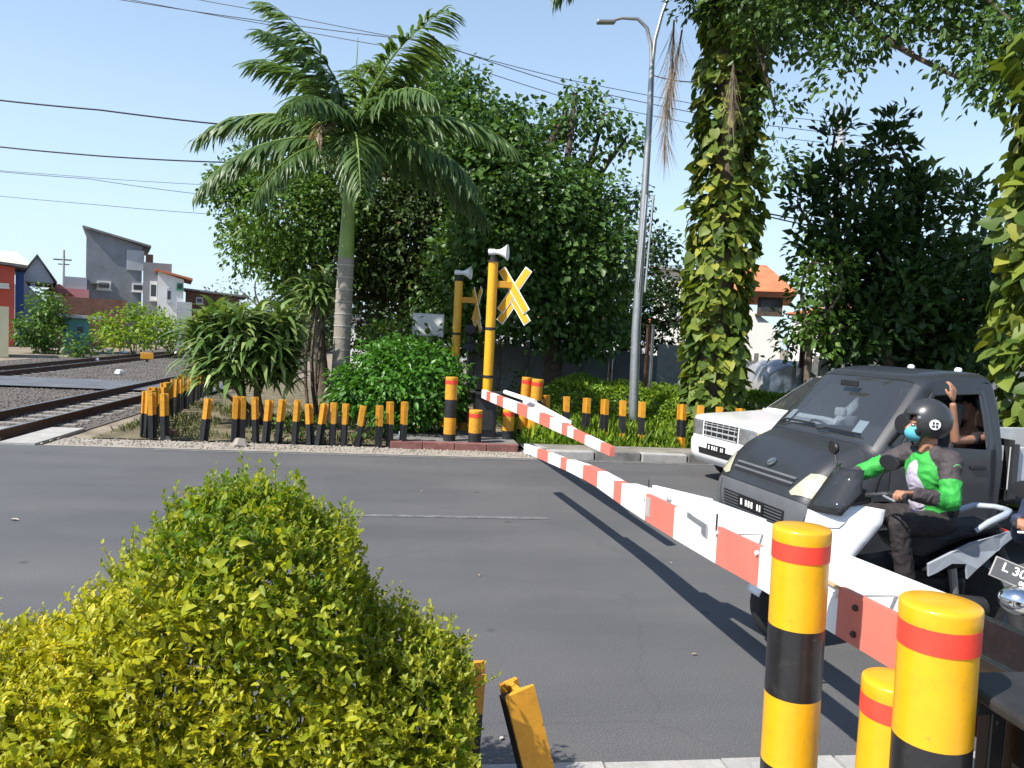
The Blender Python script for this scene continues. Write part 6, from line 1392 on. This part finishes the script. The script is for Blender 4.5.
t, bs = bld('white_house', 'pale low wall-like house below the white house', 177, 192, 302, 53, 5, m_greyl)
t, bs = bld('brown_house', 'long low brown house right of the white house', 186, 240, 292, 62, 8, m_brick, m_tin, 'shed', .3); opening(t, bs, 196, 203, 297, 304, 62)
t, bs = bld('red_house', 'bright red house at the left edge of the view', -30, 15, 262, 44, 8, m_redw, m_tin, 'shed', .2); opening(t, bs, 0, 9, 283, 288, 44, m_wall, m_cream)
t, bs = bld('blue_house', 'narrow blue wall beside the bright red house', 15.5, 24, 272, 47, 6, m_bluew)
t, bs = bld('gable_house', 'grey gabled house left of the tall unfinished house', 24, 50, 282, 50, 12, m_greyl, m_tin, 'gable', 1.55); opening(t, bs, 31, 35, 283, 286, 50)
t, bs = bld('cream_house', 'house with a cream hipped roof behind the red house', -15, 34, 270, 66, 10, m_wall, m_cream, 'hip', 1.9)
t, bs = bld('red_roof_house', 'low house with a dark red roof between gable and pink wall', 50, 66, 294, 54, 7, m_redw, M('dark_red_roof', (.22, .05, .04), .8), 'hip', .8)
t, bs = bld('pink_house', 'pale pink house left of the tall unfinished house', 64, 87, 277, 56, 8, m_greyl); b = MB(); b.box((0, -.08, 3.1), (1.72, .1, 1.5)); b.build('pink_band', m_pink, t)
t, bs = bld('brick_wall', 'long brown brick wall below the houses', 48, 128, 298, 50, .4, m_brick); t['category'] = 'wall'
t, bs = bld('yellow_wall', 'pale yellow wall end at the left edge by the bushes', -20, 9, 306, 34, 3, m_yelw); t['category'] = 'wall'
t, bs = bld('teal_hut', 'small teal hut with a flat tin roof among the bushes', 63, 90, 318, 41, 2.5, m_teal, M('pale_tin', (.42, .44, .46), .6), 'shed', .05); opening(t, bs, 76, 84, 324, 336, 41, m_teal)
t, bs = bld('white_house', 'white house with an orange tiled roof right of the vine-covered trunk', 728, 784, 292, 30, 9, m_wall, m_tile, 'hip', 1.5, group='houses behind the trees')
opening(t, bs, 758, 782, 297, 315, 30, m_barkd, m_pane)
t, bs = bld('white_house', 'white walled house glimpsed left of the vine-covered trunk', 655, 712, 270, 40, 9, m_wall, m_tin, 'shed', .3, group='houses behind the trees')
opening(t, bs, 668, 678, 300, 320, 40); opening(t, bs, 690, 700, 300, 320, 40)
t, bs = bld('cream_house', 'cream house glimpsed between palm trunk and round shrub', 350, 420, 322, 45, 8, m_wall, m_tin, 'shed', .2, group='houses behind the trees')
opening(t, bs, 362, 370, 328, 338, 45)
t, bs = bld('low_house', 'long low house hidden behind the big trees', 430, 660, 318, 55, 8, m_greyl, m_tile, 'hip', 1.6, group='houses behind the trees')
t, bs = bld('low_house', 'long low house hidden behind the dark trees on the right', 780, 1080, 318, 48, 8, m_wall, m_tile, 'hip', 1.6, group='houses behind the trees')
# bushes in front of the houses
for i, (lab, bl) in enumerate((('dark green bush left of the teal hut', [B(45, 306, 40, 15), B(56, 318, 40, 12), B(36, 330, 39, 16), B(52, 338, 39, 10)]), ('broad green bush right of the teal hut', [B(110, 326, 40, 12), B(135, 320, 41, 13), B(150, 334, 40, 13), B(120, 338, 39, 10)]), ('bright green bush below the white house', [B(163, 322, 42, 9), B(172, 336, 41, 11), B(186, 332, 42, 10)]), ('small pale bush in front of the teal hut', [B(75, 346, 37, 9), B(90, 348, 37, 8)]))):
    shrub('bush', lab, col_at((45, 135, 172, 82)[i], (40, 40.5, 41.5, 37)[i]), bl, (lm_mid, lm_hedge, lm_hedge, lm_mid)[i], 200 + i, 'bushes beyond the tracks', 6, dens=26, per=40, cr=.28, leaf=.22)
tree('background_tree', 'wispy small tree behind the strap-leaved shrub', col_at(262, 34), at(262, 310, 34), .1, [B(240, 290, 34, 10), B(262, 270, 34, 12), B(285, 285, 34, 14), B(300, 310, 34, 16), B(270, 305, 34, 14)], lm_mid, 210, dens=14, per=20, cr=.35, leaf=.18)
# far treeline, low and hazy
for i, (px, py, Y, r) in enumerate(((215, 312, 75, 16), (300, 318, 60, 26), (355, 325, 70, 26), (700, 335, 60, 22), (860, 335, 55, 40))):
    tree('far_tree', ('far tree above the low brown house', 'far tree behind the palm trunk', 'far tree behind the cream house', 'far tree left of the orange roof', 'far tree behind the dark trees')[i], col_at(px, Y), at(px, py, Y), .2, [B(px, py, Y, r), B(px - r * .8, py + 4, Y, r * .7), B(px + r * .8, py + 3, Y, r * .8)], lm_dark, 220 + i, group='far trees', dens=6, per=34, cr=.8, leaf=.42)

# ------------------------------------------------------------------ poles and wires
q = at(64, 250, 60); t = thing('utility_pole', 'distant utility pole with a cross arm above the red roof', 'utility pole', (q.x, q.y, 0)); b = MB(); b.tube([(0, 0, 0), (0, 0, q.z)], [.12, .08], 8); b.build('pole', m_conc, t); b = MB(); b.box((-.1, 0, q.z - .75), (1.3, .1, .1)); b.box((0, 0, q.z - 1.1), (.8, .08, .08)); b.build('cross_arm', m_dsteel, t)
q = at(843, 116, 30); t = thing('utility_pole', 'pale slender pole rising above the very dark tree', 'utility pole', (q.x, q.y, 0)); b = MB(); b.tube([(0, 0, 0), (0, 0, q.z)], [.22, .15], 10); b.build('pole', m_greyl, t, smooth=True); b = MB(); b.tube([(0, 0, q.z), (0, 0, q.z + .3)], .06, 8); b.build('tip', m_steel, t)
q = at(433, 36, 30); t = thing('utility_pole', 'dark insulator-topped pole head above the trees right of the palm', 'utility pole', (q.x, q.y, 0)); b = MB(); b.tube([(0, 0, 0), (0, 0, q.z - .3)], [.15, .1], 8); b.build('pole', m_barkd, t); b = MB(); b.lathe([(.08, q.z - .7), (.16, q.z - .65), (.08, q.z - .5), (.17, q.z - .45), (.08, q.z - .3), (.14, q.z - .25), (.05, q.z), (.001, q.z + .02)], 10); b.build('insulator', m_rust, t, smooth=True)
def wire(label, pts, r, mat_=m_blkpl):
    P = [at(*p) for p in pts]; a, c = P[0], P[-1]; full = []
    for i in range(len(P) - 1):
        for k in range(8): full.append(P[i].lerp(P[i + 1], k / 8.) + Vector((0, 0, -.03 * math.sin(math.pi * k / 8.))))
    full.append(P[-1]); b = MB(); b.tube([p - a for p in full], r, 6); tag(b.build('overhead_wire', mat_, None, loc=a), label, 'wire', 'overhead wires')
wire('thick twisted black cable high in the left sky', [(-60, 93, 24), (100, 110, 25), (260, 128, 26), (420, 140, 27)], .026)
wire('second thick black cable, below the first in the left sky', [(-60, 140, 24), (100, 156, 25), (250, 163, 26), (420, 168, 27)], .024)
wire('thin grey wire third from the top in the left sky', [(-60, 165, 40), (60, 175, 41), (190, 184, 42), (350, 190, 44)], .013)
wire('thin grey wire with a splice just below the third wire', [(-60, 166, 39), (90, 179, 41), (190, 193, 42), (350, 205, 44)], .015)
wire('lowest faint grey wire in the left sky', [(-60, 190, 45), (100, 205, 46), (210, 214, 47), (350, 220, 48)], .016)
wire('upper of the wires sloping down behind the palm top', [(110, -2, 34), (270, 22, 34), (433, 42, 31), (560, 84, 33), (740, 122, 36), (900, 140, 40)], .016)
wire('middle of the wires sloping down behind the palm top', [(170, -6, 34.5), (270, 12, 34), (433, 44, 31.5), (560, 78, 33), (740, 112, 36), (900, 128, 40)], .014)
wire('lower of the wires sloping down behind the palm top', [(60, -14, 33), (270, 25, 33.5), (433, 54, 30.5), (560, 96, 33), (740, 133, 36), (900, 150, 40)], .014)
wire('dark cable pair emerging right of the vine-covered trunk, upper', [(690, 200, 22), (770, 214, 22), (830, 222, 23), (960, 230, 25)], .022)
wire('dark cable pair emerging right of the vine-covered trunk, lower', [(690, 205, 22), (770, 217, 22), (830, 228, 23), (960, 238, 25)], .02)
wire('guy wire from lamp post to the vine-covered trunk', [(652, 75, 17.2), (690, 82, 16.5), (740, 62, 15.6), (790, 40, 14.5)], .012)

# ------------------------------------------------------------------ litter
R = random.Random(12)
lfm = [M('dry_leaf_tan', (.42, .30, .14), .8), M('dry_leaf_pale', (.6, .55, .42), .8)]
LL = ['pale scrap on the asphalt near the left edge', 'dry leaf on the road just past the centre line', 'dry leaf on the road beneath the long barrier arm', 'tan leaf on the road left of the tall near bollard', 'tan leaf at the near kerb beside the leaning post', 'pale leaf in the middle of the near lane']
for i, (px, py) in enumerate(((9, 520), (421, 492), (672, 564), (697, 655), (503, 738), (478, 575))):
    p = gr(px, py, .006); V, F, tn = leaf_arrays(np.zeros((1, 3)), np.array([[math.cos(i), math.sin(i), .05]]), np.array([[.1, .1, 1]]), [(.10, .05, .04, .04, .035, .035)[i]], .6, LEAF6, np.array([.5]))
    o = link('fallen_leaf', arr_mesh('fallen_leaf', V, F, lfm[(i + 1) % 2], tn), None, p + Vector((0, 0, .008))); tag(o, LL[i], 'leaf', 'fallen leaves on the road')
p = gr(402, 443); t = thing('drink_cup', 'crushed pale blue plastic cup beside the rightmost roadside rail post', 'cup', p, .3); b = MB(); b.lathe([(.05, 0), (.07, .22), (.066, .22), (.046, .01)], 14); b.build('cup_body', M('pale_blue_plastic', (.5, .65, .72), .4), t, smooth=True); b = MB(); b.lathe([(.058, .08), (.064, .15)], 14); b.build('cup_label', M('blue_print', (.08, .25, .5), .5), t)
for i, (px, py) in enumerate(((165, 440), (172, 436), (240, 446), (424, 444), (436, 446))):
    p = gr(px, py); s_ = .12 + .04 * (i % 3); b = MB(); b.box((0, 0, s_ * .3), (s_ * 1.6, s_, s_ * .7), Euler((.1 * i, .15, i)).to_matrix(), .7); tag(b.build('rubble_lump', (m_sand, m_kerbred, m_sand, m_concd, m_concd)[i], None, bevel=.02, loc=p), ('pale broken stone at the corner posts', 'reddish broken stone behind the corner posts', 'pale stone at the foot of the second roadside post', 'dark stone left of the red kerb', 'dark stone touching the red kerb')[i], 'rubble', 'broken stones at the far road edge')
